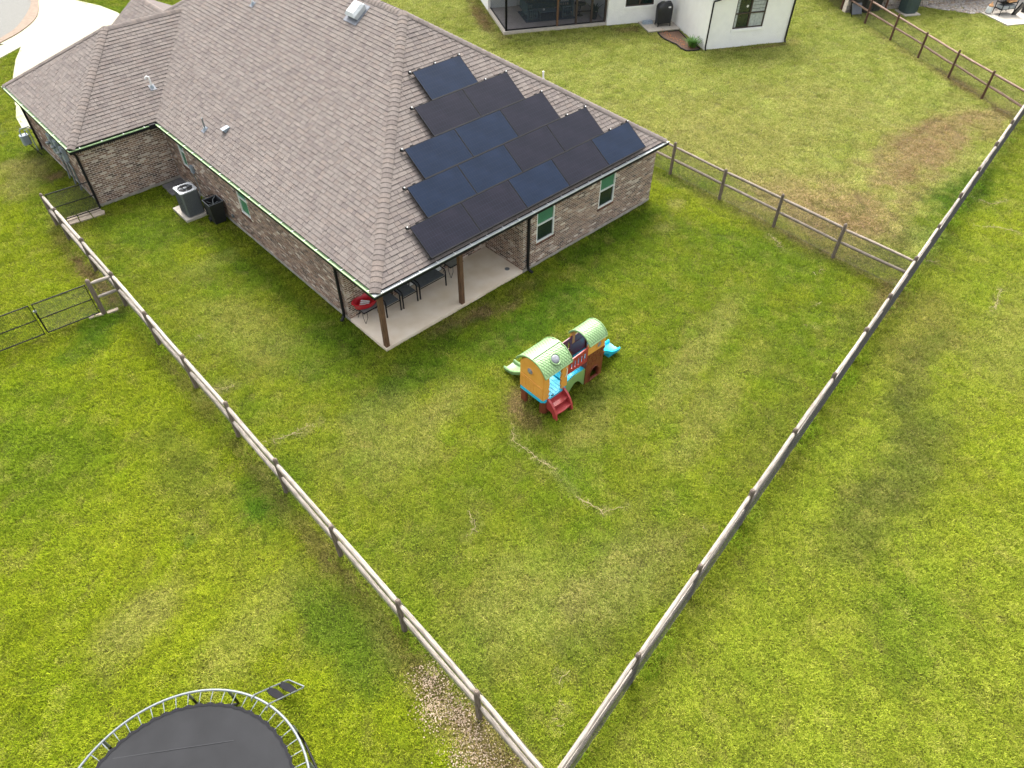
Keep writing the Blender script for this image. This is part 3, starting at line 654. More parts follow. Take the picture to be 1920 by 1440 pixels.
ridge_caps(rg, (hx, hx+.02, RZ(hx)+.0), (hx, 9.2, RZ(hx)+.0), w_=.17)
zw = RZ(A0+3.48)
ridge_caps(rg, (WXe, YI+.09, ROOF0+.01), (WXe+3.48, 16.86, zw+.01))
ridge_caps(rg, (WXe, 20.34, ROOF0+.01), (WXe+3.48, 16.86, zw+.01))
ridge_caps(rg, (WXe+3.48, 16.86, zw), (3.28, 16.86, zw))
ridge_caps(rg, (2.85, 20.4, RZ(2.85)), (2.85, 17.8, RZ(2.85)+.001))
ridge_caps(rg, (2.85, 17.8, RZ(2.85)), (hx, 14.5, RZ(hx)))
# gutters: dark outside, pale trough, white brackets
def gutter(p0, p1, inward, liner, nb=True):
    p0 = Vector((*p0, HE)); p1 = Vector((*p1, HE)); d = (p1-p0).normalized(); L = (p1-p0).length; i = Vector((*inward, 0))
    T = Matrix(((d.x, i.x, 0, p0.x), (d.y, i.y, 0, p0.y), (0, 0, 1, p0.z), (0, 0, 0, 1)))
    g = MB(); g.box((0, 0, -.115), (L, .006, -.002), T); g.box((0, .006, -.115), (L, .12, -.109), T); g.box((0, .112, -.109), (L, .118, .02), T)
    go = g.build('gutter', M['black'], house)
    li = MB(); li.box((.002, -.006, -.02), (L-.002, .012, .012), T); li.box((.002, .0125, -.108), (L-.002, .111, -.012), T); li.build('trough', M[liner], go)
    k = int(L/.62)
    if nb:
        for j in range(k):
            x = (j+.5)*L/k; MB().box((x-.012, .0, .0125), (x+.012, .115, .018), T).build('bracket', M['white'], go)
gutter((-OG, YI-.0), (-OG, -OG), (1, 0), 'gut_green')
gutter((-OG, -OG), (WD+OG, -OG), (0, 1), 'gut_white')
gutter((-WX-OG, YI), (-OG, YI), (0, 1), 'gut_green')
gutter((-WX-OG, 20.43), (-WX-OG, YI), (1, 0), 'gut_green')
def downspout(pts, parent, m='black', label=None, w_=.05, name='downspout'):
    mb = MB(); mb.tube(pts, w_, n=4); return mb.build(name, M[m], parent)
downspout([(-.16, 2.1, HE-.1), (-.1, 2.1, HE-.28), (-.07, 2.08, HE-.4), (-.07, 2.08, .25), (-.09, 2.07, .13), (-.24, 2.0, .06)], house)
downspout([(5.86, -.2, HE-.1), (5.82, -.12, HE-.25), (5.82, -.06, HE-.36), (5.82, -.06, .22), (5.82, -.1, .1), (5.86, -.26, .04)], house)
downspout([(-WX-.18, YI+.25, HE-.1), (-WX-.07, YI+.27, HE-.3), (-WX-.07, YI+.27, .2), (-WX-.1, YI+.1, .1)], house, w_=.055)
downspout([(-WX-.16, 19.6, HE-.1), (-WX-.08, 19.55, HE-.3), (-WX-.08, 19.45, .2), (-WX-.12, 19.35, .1)], house, w_=.055)
MB().box((-.5, YI-.03, HE-.13), (-.26, YI+.14, HE+.03)).build('gutter_corner_box', M['black'], house)
MB().box((-OG+.004, -OG+.004, HE-.1), (-OG+.13, -OG+.13, HE+.016)).build('gutter_corner', M['gut_white'], house)
# patio posts
for px in (.10, 3.05):
    pm = MB(); bevel_box(pm, (-.001, -.07, -.07), (2.0, .07, .07), 0.0); 
    me = MB().box((0, -.068, -.068), (HE-.3-.1, .068, .068)).mesh('post', M['postwood'])
    o = bpy.data.objects.new('post', me); C.objects.link(o); o.parent = house; o.location = (px, .1, .1); o.rotation_euler = (0, -math.pi/2, 0)
# patio slab
ps = MB().box((0, 0, -.1), (PA-.001, PB-.002, .1)); struct(ps.build('patio', M['patio']))
MB().lathe([(.085, 0), (.085, .008), (.07, .012)], (5.32, .42, .1), 24).build('floor_cap', M['galv'], house)
# roof vents
def roof_z(x, y, plane):
    return {'L': RZ(x), 'W': ROOF0+SL*(y-YI-.09), 'R': RZ(WD-x)}[plane]
def flash(parent, x, y, plane, s=.15):
    u = Vector((1, 0, SL)) if plane == 'L' else Vector((0, 1, SL)); u.normalize(); a = Vector((0, 1, 0)) if plane == 'L' else Vector((1, 0, 0)); n = u.cross(a); n = n if n.z > 0 else -n
    c = Vector((x, y, roof_z(x, y, plane)))
    T = Matrix(((a.x, u.x, n.x, c.x), (a.y, u.y, n.y, c.y), (a.z, u.z, n.z, c.z), (0, 0, 0, 1)))
    MB().box((-s, -s*1.2, .018), (s, s, .028), T).build('flashing', M['flash'], parent)
    return T, c
for (x, y, pl, kind_, lab) in [(.43, 14.49, 'W', 'goose', 'white gooseneck vent pipe on the wing roof'), (.51, 10.64, 'L', 'pipe', 'thin straight vent pipe on the main roof slope, left of the small hood'),
        (.88, 9.65, 'L', 'hood', 'small dark hooded vent on the main roof slope beside a thin pipe'), (4.46, 13.1, 'L', 'goose', 'white vent pipe at the top edge of the photo on the main roof')]:
    t = thing('roof_vent', lab, 'roof vent', (x, y, roof_z(x, y, pl)), 'vents standing on the house roof')
    T, c = flash(t, x, y, pl, .11)
    if kind_ == 'hood':
        mb = MB(); mb.add([T @ Vector(p) for p in ((-.1, -.13, .02), (.1, -.13, .02), (.1, .12, .02), (-.1, .12, .02), (-.1, -.13, .15), (.1, -.13, .15), (.1, .1, .06), (-.1, .1, .06))],
            [(0, 3, 2, 1), (4, 5, 6, 7), (0, 1, 5, 4), (1, 2, 6, 5), (2, 3, 7, 6), (3, 0, 4, 7)]); mb.build('hood', M['greybox'], t)
        MB().box((-.085, -.137, .03), (.085, -.131, .135), T).build('opening', M['black'], t)
    else:
        MB().lathe([(.09, -.03), (.05, .07), (.04, .09)], c, 12).build('boot', M['greybox'], t)
        pts = [c, c+Vector((0, 0, .42))] if kind_ == 'pipe' else [c, c+Vector((0, 0, .3)), c+Vector((-.01, .0, .38)), c+Vector((-.06, .02, .42)), c+Vector((-.11, .03, .38)), c+Vector((-.12, .03, .33))]
        MB().tube(pts, .026 if kind_ == 'pipe' else .036, 10).build('pipe', M['white'] if kind_ == 'goose' else M['galv'], t, smooth=True)
t = thing('roof_vent', 'short white pipe poking up behind the right hip of the roof', 'roof vent', (10.0, 3.6, RZ(WD-10.0)), 'vents standing on the house roof')
MB().tube([(10.0, 3.6, RZ(WD-10.0)-.05), (10.0, 3.6, RZ(WD-10.0)+.34)], .032, 10).build('pipe', M['white'], t); MB().lathe([(.1, 0), (.05, .1)], (10.0, 3.6, RZ(WD-10.0)), 12).build('boot', M['galv'], t)
t = thing('box_vent', 'large pale metal box vent high on the roof near the hip', 'roof vent', (5.6, 7.95, RZ(5.6)))
T, c = flash(t, 5.6, 7.95, 'L', .36)
mb = MB(); mb.add([T @ Vector(p) for p in ((-.27, -.24, .03), (.27, -.24, .03), (.27, .24, .03), (-.27, .24, .03), (-.27, -.3, .17), (.27, -.3, .17), (.27, .28, .17), (-.27, .28, .17), (-.19, -.2, .25), (.19, -.2, .25), (.19, .2, .25), (-.19, .2, .25))],
    [(0, 3, 2, 1), (0, 1, 5, 4), (1, 2, 6, 5), (2, 3, 7, 6), (3, 0, 4, 7), (4, 5, 9, 8), (5, 6, 10, 9), (6, 7, 11, 10), (7, 4, 8, 11), (8, 9, 10, 11)]); mb.build('hood', M['gut_white'], t)

# ------------------------------------------------------------------ solar panels (15) on rails
ru = Vector((0, 1, SL)).normalized(); rn_ = Vector((0, -SL, 1)).normalized()
TP = Matrix(((1, 0, 0, 0), (0, ru.y, rn_.y, -OG), (0, ru.z, rn_.z, ROOF0), (0, 0, 0, 1)))   # local: x, up-slope, out
PW, PH = 1.894, 1.068
rowlab = ['top', 'second', 'third', 'fourth', 'bottom']
rows = [(4.98, 4.51, 1), (4.28, 3.43, 2), (3.14, 2.345, 3), (2.46, 1.26, 4), (1.795, .175, 5)]
dark = {(1, 0), (1, 1), (2, 2), (3, 2), (3, 3), (4, 0), (4, 1), (4, 3)}
blue = {(0, 0), (2, 0), (2, 1), (3, 0), (3, 1), (4, 2), (4, 4)}
ordn = ['leftmost', 'second from left', 'third from left', 'fourth from left', 'rightmost']
for r_, (x0, v0, n_) in enumerate(rows):
    for c_ in range(n_):
        pitch = 1.908; x = x0+c_*pitch
        shade = 'blue' if (r_, c_) in blue else 'purplish black'  # tone of the sky reflection painted on this panel
        pos = 'only panel of the top row' if n_ == 1 else ('%s of the %s row of %d' % ('rightmost' if c_ == n_-1 else ordn[c_], rowlab[r_], n_))
        org = TP @ Vector((x, v0, .10))
        t = thing('solar_panel', '%s solar panel, %s' % (shade, pos), 'solar panel', org, 'solar panels on the rear roof slope')
        Tl = Matrix.Translation(org) @ TP.to_3x3().to_4x4()
        fr = MB(); fw_ = .012
        fr.box((0, 0, -.03), (PW, fw_, .006), Tl); fr.box((0, PH-fw_, -.03), (PW, PH, .006), Tl); fr.box((0, fw_, -.03), (fw_, PH-fw_, .006), Tl); fr.box((PW-fw_, fw_, -.03), (PW, PH-fw_, .006), Tl)
        fr.build('frame', M['black'], t)
        gl = MB().box((0, 0, -.012), (PW-2*fw_-.004, PH-2*fw_-.004, .002)).mesh('cell_sheet', M['pv_blue' if shade == 'blue' else 'pv_dark'])
        g = bpy.data.objects.new('cell_sheet', gl); C.objects.link(g); g.parent = t
        g.matrix_local = TP.to_3x3().to_4x4() @ Matrix.Translation((fw_+.002, fw_+.002, 0))
        cl = []
        for cx_, cy_ in ((.28, PH-.0), (PW-.28, PH), (.28, 0)):
            MB().box((cx_-.05, cy_-.012+(.02 if cy_ else -.02), -.035), (cx_+.05, cy_+.014+(.02 if cy_ else -.02), .008), Tl).build('clamp', M['black'], t)
    # mounting rails and feet under the row
    mt = thing('mounting_rail', 'black mounting rails and skirt under the %s row of solar panels' % rowlab[r_], 'rail', TP @ Vector((x0, v0, .04)), 'mounting rails under the solar panels')
    xe = x0+n_*1.908-.02
    for j, vv in enumerate((v0+.02, v0+PH-.02)): MB().box((x0-.07, vv-.02, .03), (xe+.06, vv+.02, .068), TP).build('rail', M['black'], mt)
    MB().box((x0+.0, v0-.028, .02), (xe, v0-.004, .11), TP).build('skirt', M['black'], mt)
    for xx in ((x0-.09), (xe-.9 if n_ > 1 else x0+.9), xe+.0):
        MB().box((xx, v0+PH+.0, .0), (xx+.06, v0+PH+.07, .075), TP).build('foot', M['black'], mt); MB().box((xx+.015, v0+PH+.02, .0751), (xx+.05, v0+PH+.05, .10), TP).build('bolt', M['white'], mt)

# ------------------------------------------------------------------ FENCES
def wire_bay(L, H=1.12, p=.06, r=.0026):
    mb = MB(); dx = H*.5/.5   # 45-degree wires
    def wire(x0, s):
        a = (x0, 0.); b = (x0+s*H, H)
        t0, t1 = 0., 1.
        for (q, e) in ((-s*H, a[0]-0), (s*H, L-a[0])):
            if q > 0: t1 = min(t1, e/q)
            elif q < 0: t0 = max(t0, e/q)
            elif e < 0: return
        if t1-t0 < .01: return
        P = Vector((a[0]+s*H*t0, 0, H*t0)); Q = Vector((a[0]+s*H*t1, 0, H*t1)); mb.cyl(P, Q, r, n=3, caps=False)
    x = -H
    while x < L: wire(x, 1); x += p
    x = 0
    while x < L+H: wire(x, -1); x += p
    mb.cyl((0, 0, H), (L, 0, H), r*1.3, n=4); mb.cyl((0, 0, .005), (L, 0, .005), r*1.3, n=4)
    return mb.mesh('wire_mesh', M['wire'], fix=False)
WB = {}
def post_mesh(m, h=1.33, r=.062):
    prof = [(0, r*1.0), (.02, r), (h-.06, r*.96), (h-.025, r*.78), (h, r*.4)]
    mb = MB(); n = 12; vs = []
    for x, rr in prof:
        for i in range(n): t = 2*math.pi*i/n; vs.append((x, rr*math.cos(t), rr*math.sin(t)))
    mb.add(vs, [(j*n+i, j*n+(i+1) % n, (j+1)*n+(i+1) % n, (j+1)*n+i) for j in range(len(prof)-1) for i in range(n)]+[tuple(range(n)), tuple(range((len(prof)-1)*n, len(prof)*n))])
    return mb.mesh('post', m, smooth=True)
def rail_mesh(m, L, r=.05):
    n = 10; prof = [(.0, r*.42), (.07, r*.8), (.16, r), (L*.35, r*1.04), (L*.7, r*.97), (L-.16, r), (L-.07, r*.8), (L, r*.42)]
    mb = MB(); vs = []
    ph = random.random()*6
    for x, rr in prof:
        for i in range(n): t = 2*math.pi*i/n; vs.append((x, rr*math.cos(t)+.006*math.sin(x*2.1+ph), rr*math.sin(t)+.006*math.cos(x*1.7+ph)))
    mb.add(vs, [(j*n+i, j*n+(i+1) % n, (j+1)*n+(i+1) % n, (j+1)*n+i) for j in range(len(prof)-1) for i in range(n)]+[tuple(range(n)), tuple(range((len(prof)-1)*n, len(prof)*n))])
    return mb.mesh('rail', m, smooth=True)
def fence(label, pts, side, pm='fpost', rm='rail', name='rail_fence', rails=(1.17, .64), wr=.0028, first=True, last=True):
    """pts: plan points of the posts; side = +1/-1 which side of the line the wire mesh hangs"""
    f = thing(name, label, 'fence', (*pts[0], 0))
    pmesh = [post_mesh(M[pm]) for _ in range(3)]
    for i, p in enumerate(pts):
        if (i == 0 and not first) or (i == len(pts)-1 and not last): continue
        o = link('post', random.choice(pmesh), f, (p[0]-pts[0][0], p[1]-pts[0][1], -.01), None)
        o.rotation_euler = (random.uniform(-.02, .02), -math.pi/2+random.uniform(-.025, .025), 0); o.scale = (random.uniform(.97, 1.04), random.uniform(.9, 1.12), random.uniform(.9, 1.12))
    rms = {}
    for i in range(len(pts)-1):
        a = Vector(pts[i]); b = Vector(pts[i+1]); d = b-a; L = d.length; ang = math.atan2(d.y, d.x); key = round(L, 1)
        for k, z in enumerate(rails):
            if (key, k) not in rms or random.random() < .5: rms[(key, k)] = rail_mesh(M[rm], L-.05)
            o = link('rail', rms[(key, k)], f, (a.x+d.x/L*.025-pts[0][0], a.y+d.y/L*.025-pts[0][1], z+random.uniform(-.022, .016)))
            o.rotation_euler = (random.uniform(0, 6.28), random.uniform(-.009, .009), ang+random.uniform(-.004, .004)); o.scale = (1, random.uniform(.9, 1.1), random.uniform(.9, 1.1))
        if (key, wr) not in WB: WB[(key, wr)] = wire_bay(key, r=wr)
        off = Vector((-d.y, d.x))/L*side*.058
        o = link('wire_mesh', WB[(key, wr)], f, (a.x+off.x-pts[0][0], a.y+off.y-pts[0][1], .02)); o.rotation_euler = (0, 0, ang); o.scale = (L/key, 1, 1)
    return f
SP = 2.44
dL = Vector((math.sin(3.15), math.cos(3.15)))
lf = [(-4.735, 13.45)]+[(-4.757+dL.x*SP*(k-1), 9.794+dL.y*SP*(k-1)) for k in range(0, 10)]+[(-4.97, -11.69)]
fence('long weathered rail fence with wire mesh between the left lawn and the backyard', lf, 1, wr=.0021)
rp = [rear_pt(-2.77)]+[rear_pt(SP*k) for k in range(0, 6)]+[rear_pt(SP*5+1.95), rear_pt(16.508)]+[rear_pt(16.508+SP*k) for k in range(1, 10)]
rp[0] = (-4.97, -11.69)
fence('long pale rail fence with wire mesh on its outer face along the rear lot line', rp, -1, first=False, wr=.0021)
dS = Vector((math.sin(3.1833), math.cos(3.1833)))
sp_ = [(14.55, 2.9)]+[(14.4567+dS.x*SP*k, .6429+dS.y*SP*k) for k in range(0, 4)]+[rear_pt(16.508)]
# the side fence runs back to the house corner
sp_[0] = (14.46+.1, .6429+SP)
fence('weathered rail fence with wire mesh between the backyard and the dry neighbouring lawn', sp_, 1, last=False, rm='rail_tan')
dF = Vector((math.sin(3.6668), math.cos(3.6668)))
fp = [(35.6063+dF.x*SP*k, 3.4108+dF.y*SP*k) for k in range(-1, 5)]
qq = Vector(fp[-1]); # meet the rear line
t_ = 0
for k in range(200):
    tt = 28+k*.05; p = Vector(rear_pt(tt))
    dd = (p-qq); 
    if abs(dd.x*dF.y-dd.y*dF.x) < .03: t_ = tt
far_end = rear_pt(t_)
if (Vector(far_end)-qq).length > 3.2: fp.append(tuple(qq+dF*SP))
fence('reddish brown rail fence with wire mesh across the far upper right yard', fp+[far_end], 1, pm='fpost_red', rm='rail_brown', last=False)
# short jog and gates in line
def gate(label, a, b, h0, h1, knob=True, group=None):
    a = Vector(a); b = Vector(b); d = (b-a); L = d.length; ang = math.atan2(d.y, d.x)
    g = thing('chain_link_gate', label, 'gate', (a.x, a.y, 0), group, ang)
    H = h1-h0; rr = .022
    fr = MB(); fr.tube([(0, 0, h0), (L, 0, h0), (L, 0, h1), (0, 0, h1)], rr, 8, closed=True)
    mk(fr, 'frame', 'black', g); mk(MB().cyl((0, 0, h0+H*.5), (L, 0, h0+H*.5), rr*.8), 'crossbar', 'black', g)
    me = wire_bay(L, H, r=.0040); link('wire_mesh', me, g, (0, .0, h0))
    for z in (h0+.15, h1-.15): mk(MB().cyl((L, 0, z), (L+.07, 0, z), .014), 'hinge', 'black', g)
    if knob:
        mk(MB().cyl((-.02, 0, h1-.22), (-.02, 0, h0+.05), .014), 'drop_rod', 'black', g); mk(MB().box((-.06, -.03, h1-.28), (.03, .03, h1-.22)), 'latch', 'galv', g)
    return g
def mk(mb, name, m, parent, smooth=False, label=None, kind=None):
    """build in the parent's own local coordinates"""
    me = mb.mesh(name, M[m] if isinstance(m, str) else m, smooth); o = bpy.data.objects.new(name, me); C.objects.link(o); o.parent = parent
    if kind: o['kind'] = kind
    if label: o['label'] = label
    return o
gate('black chain-link gate leaf hinged at the brown post', (-7.05, 7.59), (-5.57, 7.47), .08, 1.16, group='two leaves of the double gate by the left fence')
gate('black chain-link gate leaf cut off by the left edge of the photo', (-7.15, 7.6), (-8.72, 7.73), .08, 1.16, False, group='two leaves of the double gate by the left fence')
f = thing('gate_post', 'stout brown gate post joined to the left fence by two short rails', 'post', (-5.45, 7.44, 0))
pm_ = link('post', post_mesh(M['fpost'], 1.34, .07), f, (0, 0, -.01)); pm_.rotation_euler = (0, -math.pi/2, 0)
for z in (1.17, .64):
    o = link('rail', rail_mesh(M['rail'], .64, .055), f, (.03, -.01, z)); o.rotation_euler = (0, 0, -.12)
o = link('wire_mesh', wire_bay(.62), f, (.03, .05, .02)); o.rotation_euler = (0, 0, -.12)
gate('black chain-link walk gate between the left fence and the brick corner', (-4.62, 13.46), (-3.2, 13.34), .1, 1.18)
# flagstones by the gates
FLAG = [[(-4.38, 13.4), (-4.02, 13.38), (-4.0, 13.62), (-4.3, 13.66)], [(-3.97, 13.36), (-3.6, 13.33), (-3.6, 13.6), (-3.95, 13.62)], [(-3.56, 13.32), (-3.18, 13.34), (-3.2, 13.56), (-3.55, 13.58)],
        [(-4.4, 13.13), (-4.06, 13.1), (-4.04, 13.33), (-4.36, 13.36)], [(-4.02, 13.08), (-3.62, 13.02), (-3.6, 13.28), (-4.0, 13.33)], [(-3.58, 13.02), (-3.2, 12.98), (-3.12, 13.2), (-3.2, 13.3), (-3.56, 13.27)],
        [(-5.72, 7.42), (-5.5, 7.36), (-5.42, 7.46), (-5.66, 7.55)], [(-5.38, 7.32), (-5.05, 7.28), (-5.02, 7.4), (-5.36, 7.44)], [(-5.9, 7.44), (-5.74, 7.42), (-5.72, 7.52), (-5.88, 7.53)]]
fl_names = ['back left', 'back middle', 'back right', 'front left', 'front middle', 'front right']
for i, q in enumerate(FLAG):
    o = MB().prism(q, -.02, .03+.006*(i % 3)).build('stepping_stone', M['flag'])
    lab = ('tan flagstone under the walk gate, %s of six' % fl_names[i]) if i < 6 else ['pale flat stone left of the brown gate post', 'pale flat stone right of the brown gate post', 'tiny pale stone under the gate leaf corner'][i-6]
    tag(o, lab, 'stone', 'flat stones laid under the gates')
for i, (x, y, x2, y2, l_) in enumerate([(-.8, 13.0, -.385, 13.46, 'dark grey paver against the wing wall, left of two'), (-.37, 13.1, -.005, 13.5, 'dark grey paver in the inner corner of the brick walls'), (-.82, 12.5, -.4, 12.98, 'dark grey paver just behind the air conditioner')]):
    tag(MB().box((x, y, -.02), (x2, y2, .035+.003*i)).build('paver', M['paver']), l_, 'paver', 'dark pavers in the corner of the house')

# ------------------------------------------------------------------ air conditioner, bin, meters
def ac_unit(label, x, y, z0, w_, d_, h_, m, top, louv, round_=False):
    t = thing('air_conditioner', label, 'air conditioner', (x, y, z0))
    b = MB(); bevel_box(b, (-w_/2, -d_/2, .03), (w_/2, d_/2, h_-.04), .05 if not round_ else .14); bo = mk(b, 'cabinet', m, t)
    lv = MB(); n = 22
    for s_ in (-1, 1):
        for i in range(n):
            xx = -w_/2+.06+(w_-.12)*i/(n-1); lv.box((xx-.004, s_*d_/2-.006, .08), (xx+.004, s_*d_/2+.007, h_-.1)); 
            yy = -d_/2+.06+(d_-.12)*i/(n-1); lv.box((s_*w_/2-.006, yy-.004, .08), (s_*w_/2+.007, yy+.004, h_-.1))
    mk(lv, 'louvre', louv, t, kind='stuff')
    R0 = min(w_, d_)*.41; ring = [(R0*math.cos(a), R0*math.sin(a)) for a in np.linspace(0, 2*math.pi, 33)[:-1]]; e = .06
    W2, D2 = w_/2+.012, d_/2+.012
    outer_ = [(-W2+e, -D2), (W2-e, -D2), (W2, -D2+e), (W2, D2-e), (W2-e, D2), (-W2+e, D2), (-W2, D2-e), (-W2, -D2+e)]
    mk(MB().plate(outer_, [ring], h_-.04, h_), 'top_cover', top, t)
    mk(MB().lathe([(R0*1.02, 0), (R0*1.02, .004)], (0, 0, h_-.036), 32), 'fan_well', 'black', t)
    gr = MB()
    for k in range(1, 8):
        rr = R0*k/7.6; gr.tube([(rr*math.cos(a), rr*math.sin(a), h_+.0+.02*(1-(k/8)**2)) for a in np.linspace(0, 2*math.pi, 29)[:-1]], .0022, 4, closed=True)
    for a in np.linspace(0, 2*math.pi, 9)[:-1]: gr.cyl((0, 0, h_+.02), (R0*math.cos(a), R0*math.sin(a), h_-.005), .004, n=4)
    mk(gr, 'fan_grille', 'black', t)
    fb = MB()
    for a in (0.5, 2.6, 4.7):
        fb.add([(.04*math.cos(a), .04*math.sin(a), h_-.02), (R0*.85*math.cos(a-.3), R0*.85*math.sin(a-.3), h_-.012), (R0*.9*math.cos(a+.3), R0*.9*math.sin(a+.3), h_-.03)], [(0, 1, 2)])
    mk(fb, 'fan_blade', 'ac', t); mk(MB().lathe([(.06, -.01), (.075, .0), (.055, .03)], (0, 0, h_-.01), 16), 'fan_hub', 'ac_top', t)
    return t
tag(MB().box((-1.23, 10.4, -.02), (-.38, 11.56, .09)).build('equipment_pad', M['pad']), 'tan concrete pad under the grey air conditioner', 'pad')
ac_unit('grey air conditioner with round fan grille beside the brick wall', -.785, 10.8, .09, .64, .64, .98, 'ac', 'ac_top', 'ac')
t = thing('trash_bin', 'open black wheeled bin with its liner showing, beside the brick wall', 'bin', (-.34, 9.72, 0))
b = MB(); lo, hi = .2, .265; H = .86
vs = [(-lo, -lo*.95, .04), (lo, -lo*.95, .04), (lo, lo, .04), (-lo, lo, .04), (-hi, -hi, H), (hi, -hi, H), (hi, hi, H), (-hi, hi, H)]; s_ = .9
vi = [(x*s_, y*s_, z if z > .5 else .12) for x, y, z in vs]
b.add(vs+vi, [(3, 2, 1, 0), (0, 1, 5, 4), (1, 2, 6, 5), (2, 3, 7, 6), (3, 0, 4, 7), (4, 5, 13, 12), (5, 6, 14, 13), (6, 7, 15, 14), (7, 4, 12, 15), (12, 13, 9, 8), (13, 14, 10, 9), (14, 15, 11, 10), (15, 12, 8, 11), (8, 9, 10, 11)])
mk(b, 'body', 'blackp', t)
rim = MB().tube([(-hi, -hi, H), (hi, -hi, H), (hi, hi, H), (-hi, hi, H)], .018, 6, closed=True); mk(rim, 'rim', 'ac', t)
mk(MB().tube([(-.22, -.2, H+.02), (-.05, -.1, H-.1), (.05, .12, H-.04), (.2, .2, H+.02)], .012, 6), 'liner_edge', 'galv', t); mk(MB().tube([(-.2, .05, H+.02), (0, -.02, H-.12), (.1, -.2, H+.02)], .01, 6), 'liner_edge', 'galv', t)
mk(MB().box((-.25, hi+.01, .25), (.25, hi+.035, H+.0)), 'lid', 'blackp', t)
for s_ in (-1, 1): mk(MB().cyl((s_*.2, .2, .09), (s_*.25, .2, .09), .09, n=16), 'wheel', 'blackp', t)
mk(MB().tube([(-.2, hi, H-.02), (-.2, hi+.08, H+.03), (.2, hi+.08, H+.03), (.2, hi, H-.02)], .015, 6), 'handle', 'blackp', t)
t = thing('disconnect_box', 'small grey electrical disconnect box with conduit, above the air conditioner', 'electrical box', (0, 11.68, 1.0))
MB().box((-.09, 11.6, 1.02), (-.004, 11.77, 1.3)).build('box', M['greybox'], t); MB().tube([(-.05, 11.68, 1.03), (-.05, 11.62, .7), (-.12, 11.4, .45), (-.3, 11.1, .3)], .016, 6).build('conduit', M['galv'], t)
MB().box((-.06, 9.02, .35), (-.004, 9.12, .45)).build('hose_tap', M['galv'], house)
X0 = -WX
for (yy, zz, w_, h_, l_) in [(16.8, 1.3, .36, .75, 'tall grey electrical panel on the wing wall, farthest along'), (16.2, 1.35, .3, .6, 'grey electric meter box on the wing wall, middle of three'), (15.6, 1.35, .32, .5, 'small grey cable box on the wing wall, nearest the walk gate')]:
    t = thing('utility_box', l_, 'electrical box', (X0, yy, zz), 'utility boxes on the side wall of the wing')
    MB().box((X0-.13, yy-w_/2, zz-h_/2), (X0-.003, yy+w_/2, zz+h_/2)).build('box', M['greybox'], t)
    MB().lathe([(.09, 0), (.09, .06), (.05, .08)], (X0-.2, yy, zz+.05), 14).build('dial', M['galv'], t)
    MB().tube([(X0-.06, yy, zz-h_/2), (X0-.06, yy-.3, zz-h_/2-.25), (X0-.06, yy-.32, .25), (X0-.1, yy-.34, -.02)], .035, 8).build('conduit', M['galv'], t)
t = thing('gas_meter', 'grey gas meter with looped pipe at the far corner of the wing wall', 'gas meter', (X0-.35, 19.9, 0))
gx, gy = -3.52, 19.75
mb = MB(); bevel_box(mb, (gx-.16, gy-.14, .3), (gx+.16, gy+.14, .68), .05); mb.build('body', M['greybox'], t)
MB().tube([(gx-.08, gy, .66), (gx-.08, gy, .86), (gx-.02, gy, .93), (gx+.3, gy, .93), (gx+.4, gy-.05, .8), (X0-.02, gy-.05, .78)], .025, 8).build('pipe', M['greybox'], t)
MB().tube([(gx+.1, gy, .66), (gx+.1, gy, .84), (gx+.22, gy-.1, .86), (gx+.22, gy-.12, -.02)], .022, 8).build('pipe', M['greybox'], t)
MB().tube([(gx+.0, gy-.35, .42), (gx+.2, gy-.7, -.02)], .02, 6).build('riser', M['black'], t)

# ------------------------------------------------------------------ patio furniture
def seat(label, x0, x1, yf=1.13, yb=1.72, grp=None):
    t = thing('slatted_chair' if x1-x0 < .8 else 'slatted_bench', label, 'chair' if x1-x0 < .8 else 'bench', (x0, yf, .1), grp)
    sz = .43
    n = 5
    for i in range(n):
        y0 = .02+i*(yb-yf-.06)/n; mk(MB().box((.05, y0, sz-.012-.006*i), (x1-x0-.05, y0+(yb-yf-.06)/n-.012, sz+.006-.006*i)), 'slat', 'grey_slat', t)
    for i in range(4):
        z0 = sz+.06+i*.1; mk(MB().box((.05, yb-yf-.05+.02*i, z0), (x1-x0-.05, yb-yf-.03+.02*i, z0+.085)), 'slat', 'grey_slat', t)
    for x in (.02, x1-x0-.02):
        mk(MB().tube([(x, -.0, 0), (x, .0, .58), (x, .04, .63), (x, yb-yf-.08, .66)], .024, 4), 'front_leg', 'black', t)
        mk(MB().tube([(x, yb-yf+.02, 0), (x, yb-yf-.05, .45), (x, yb-yf+.06, .9)], .02, 4), 'back_leg', 'black', t)
    mk(MB().tube([(.02, 0, sz-.03), (x1-x0-.02, 0, sz-.03)], .014, 4), 'apron', 'black', t)
    return t
seat('grey slatted patio chair behind the corner post, nearest the red toy', .86, 1.44, grp='slatted patio seats')
seat('grey slatted patio chair between the first chair and the long bench', 1.5, 2.1, grp='slatted patio seats')
seat('long grey slatted patio bench in the middle of the porch', 2.17, 3.27, grp='slatted patio seats')
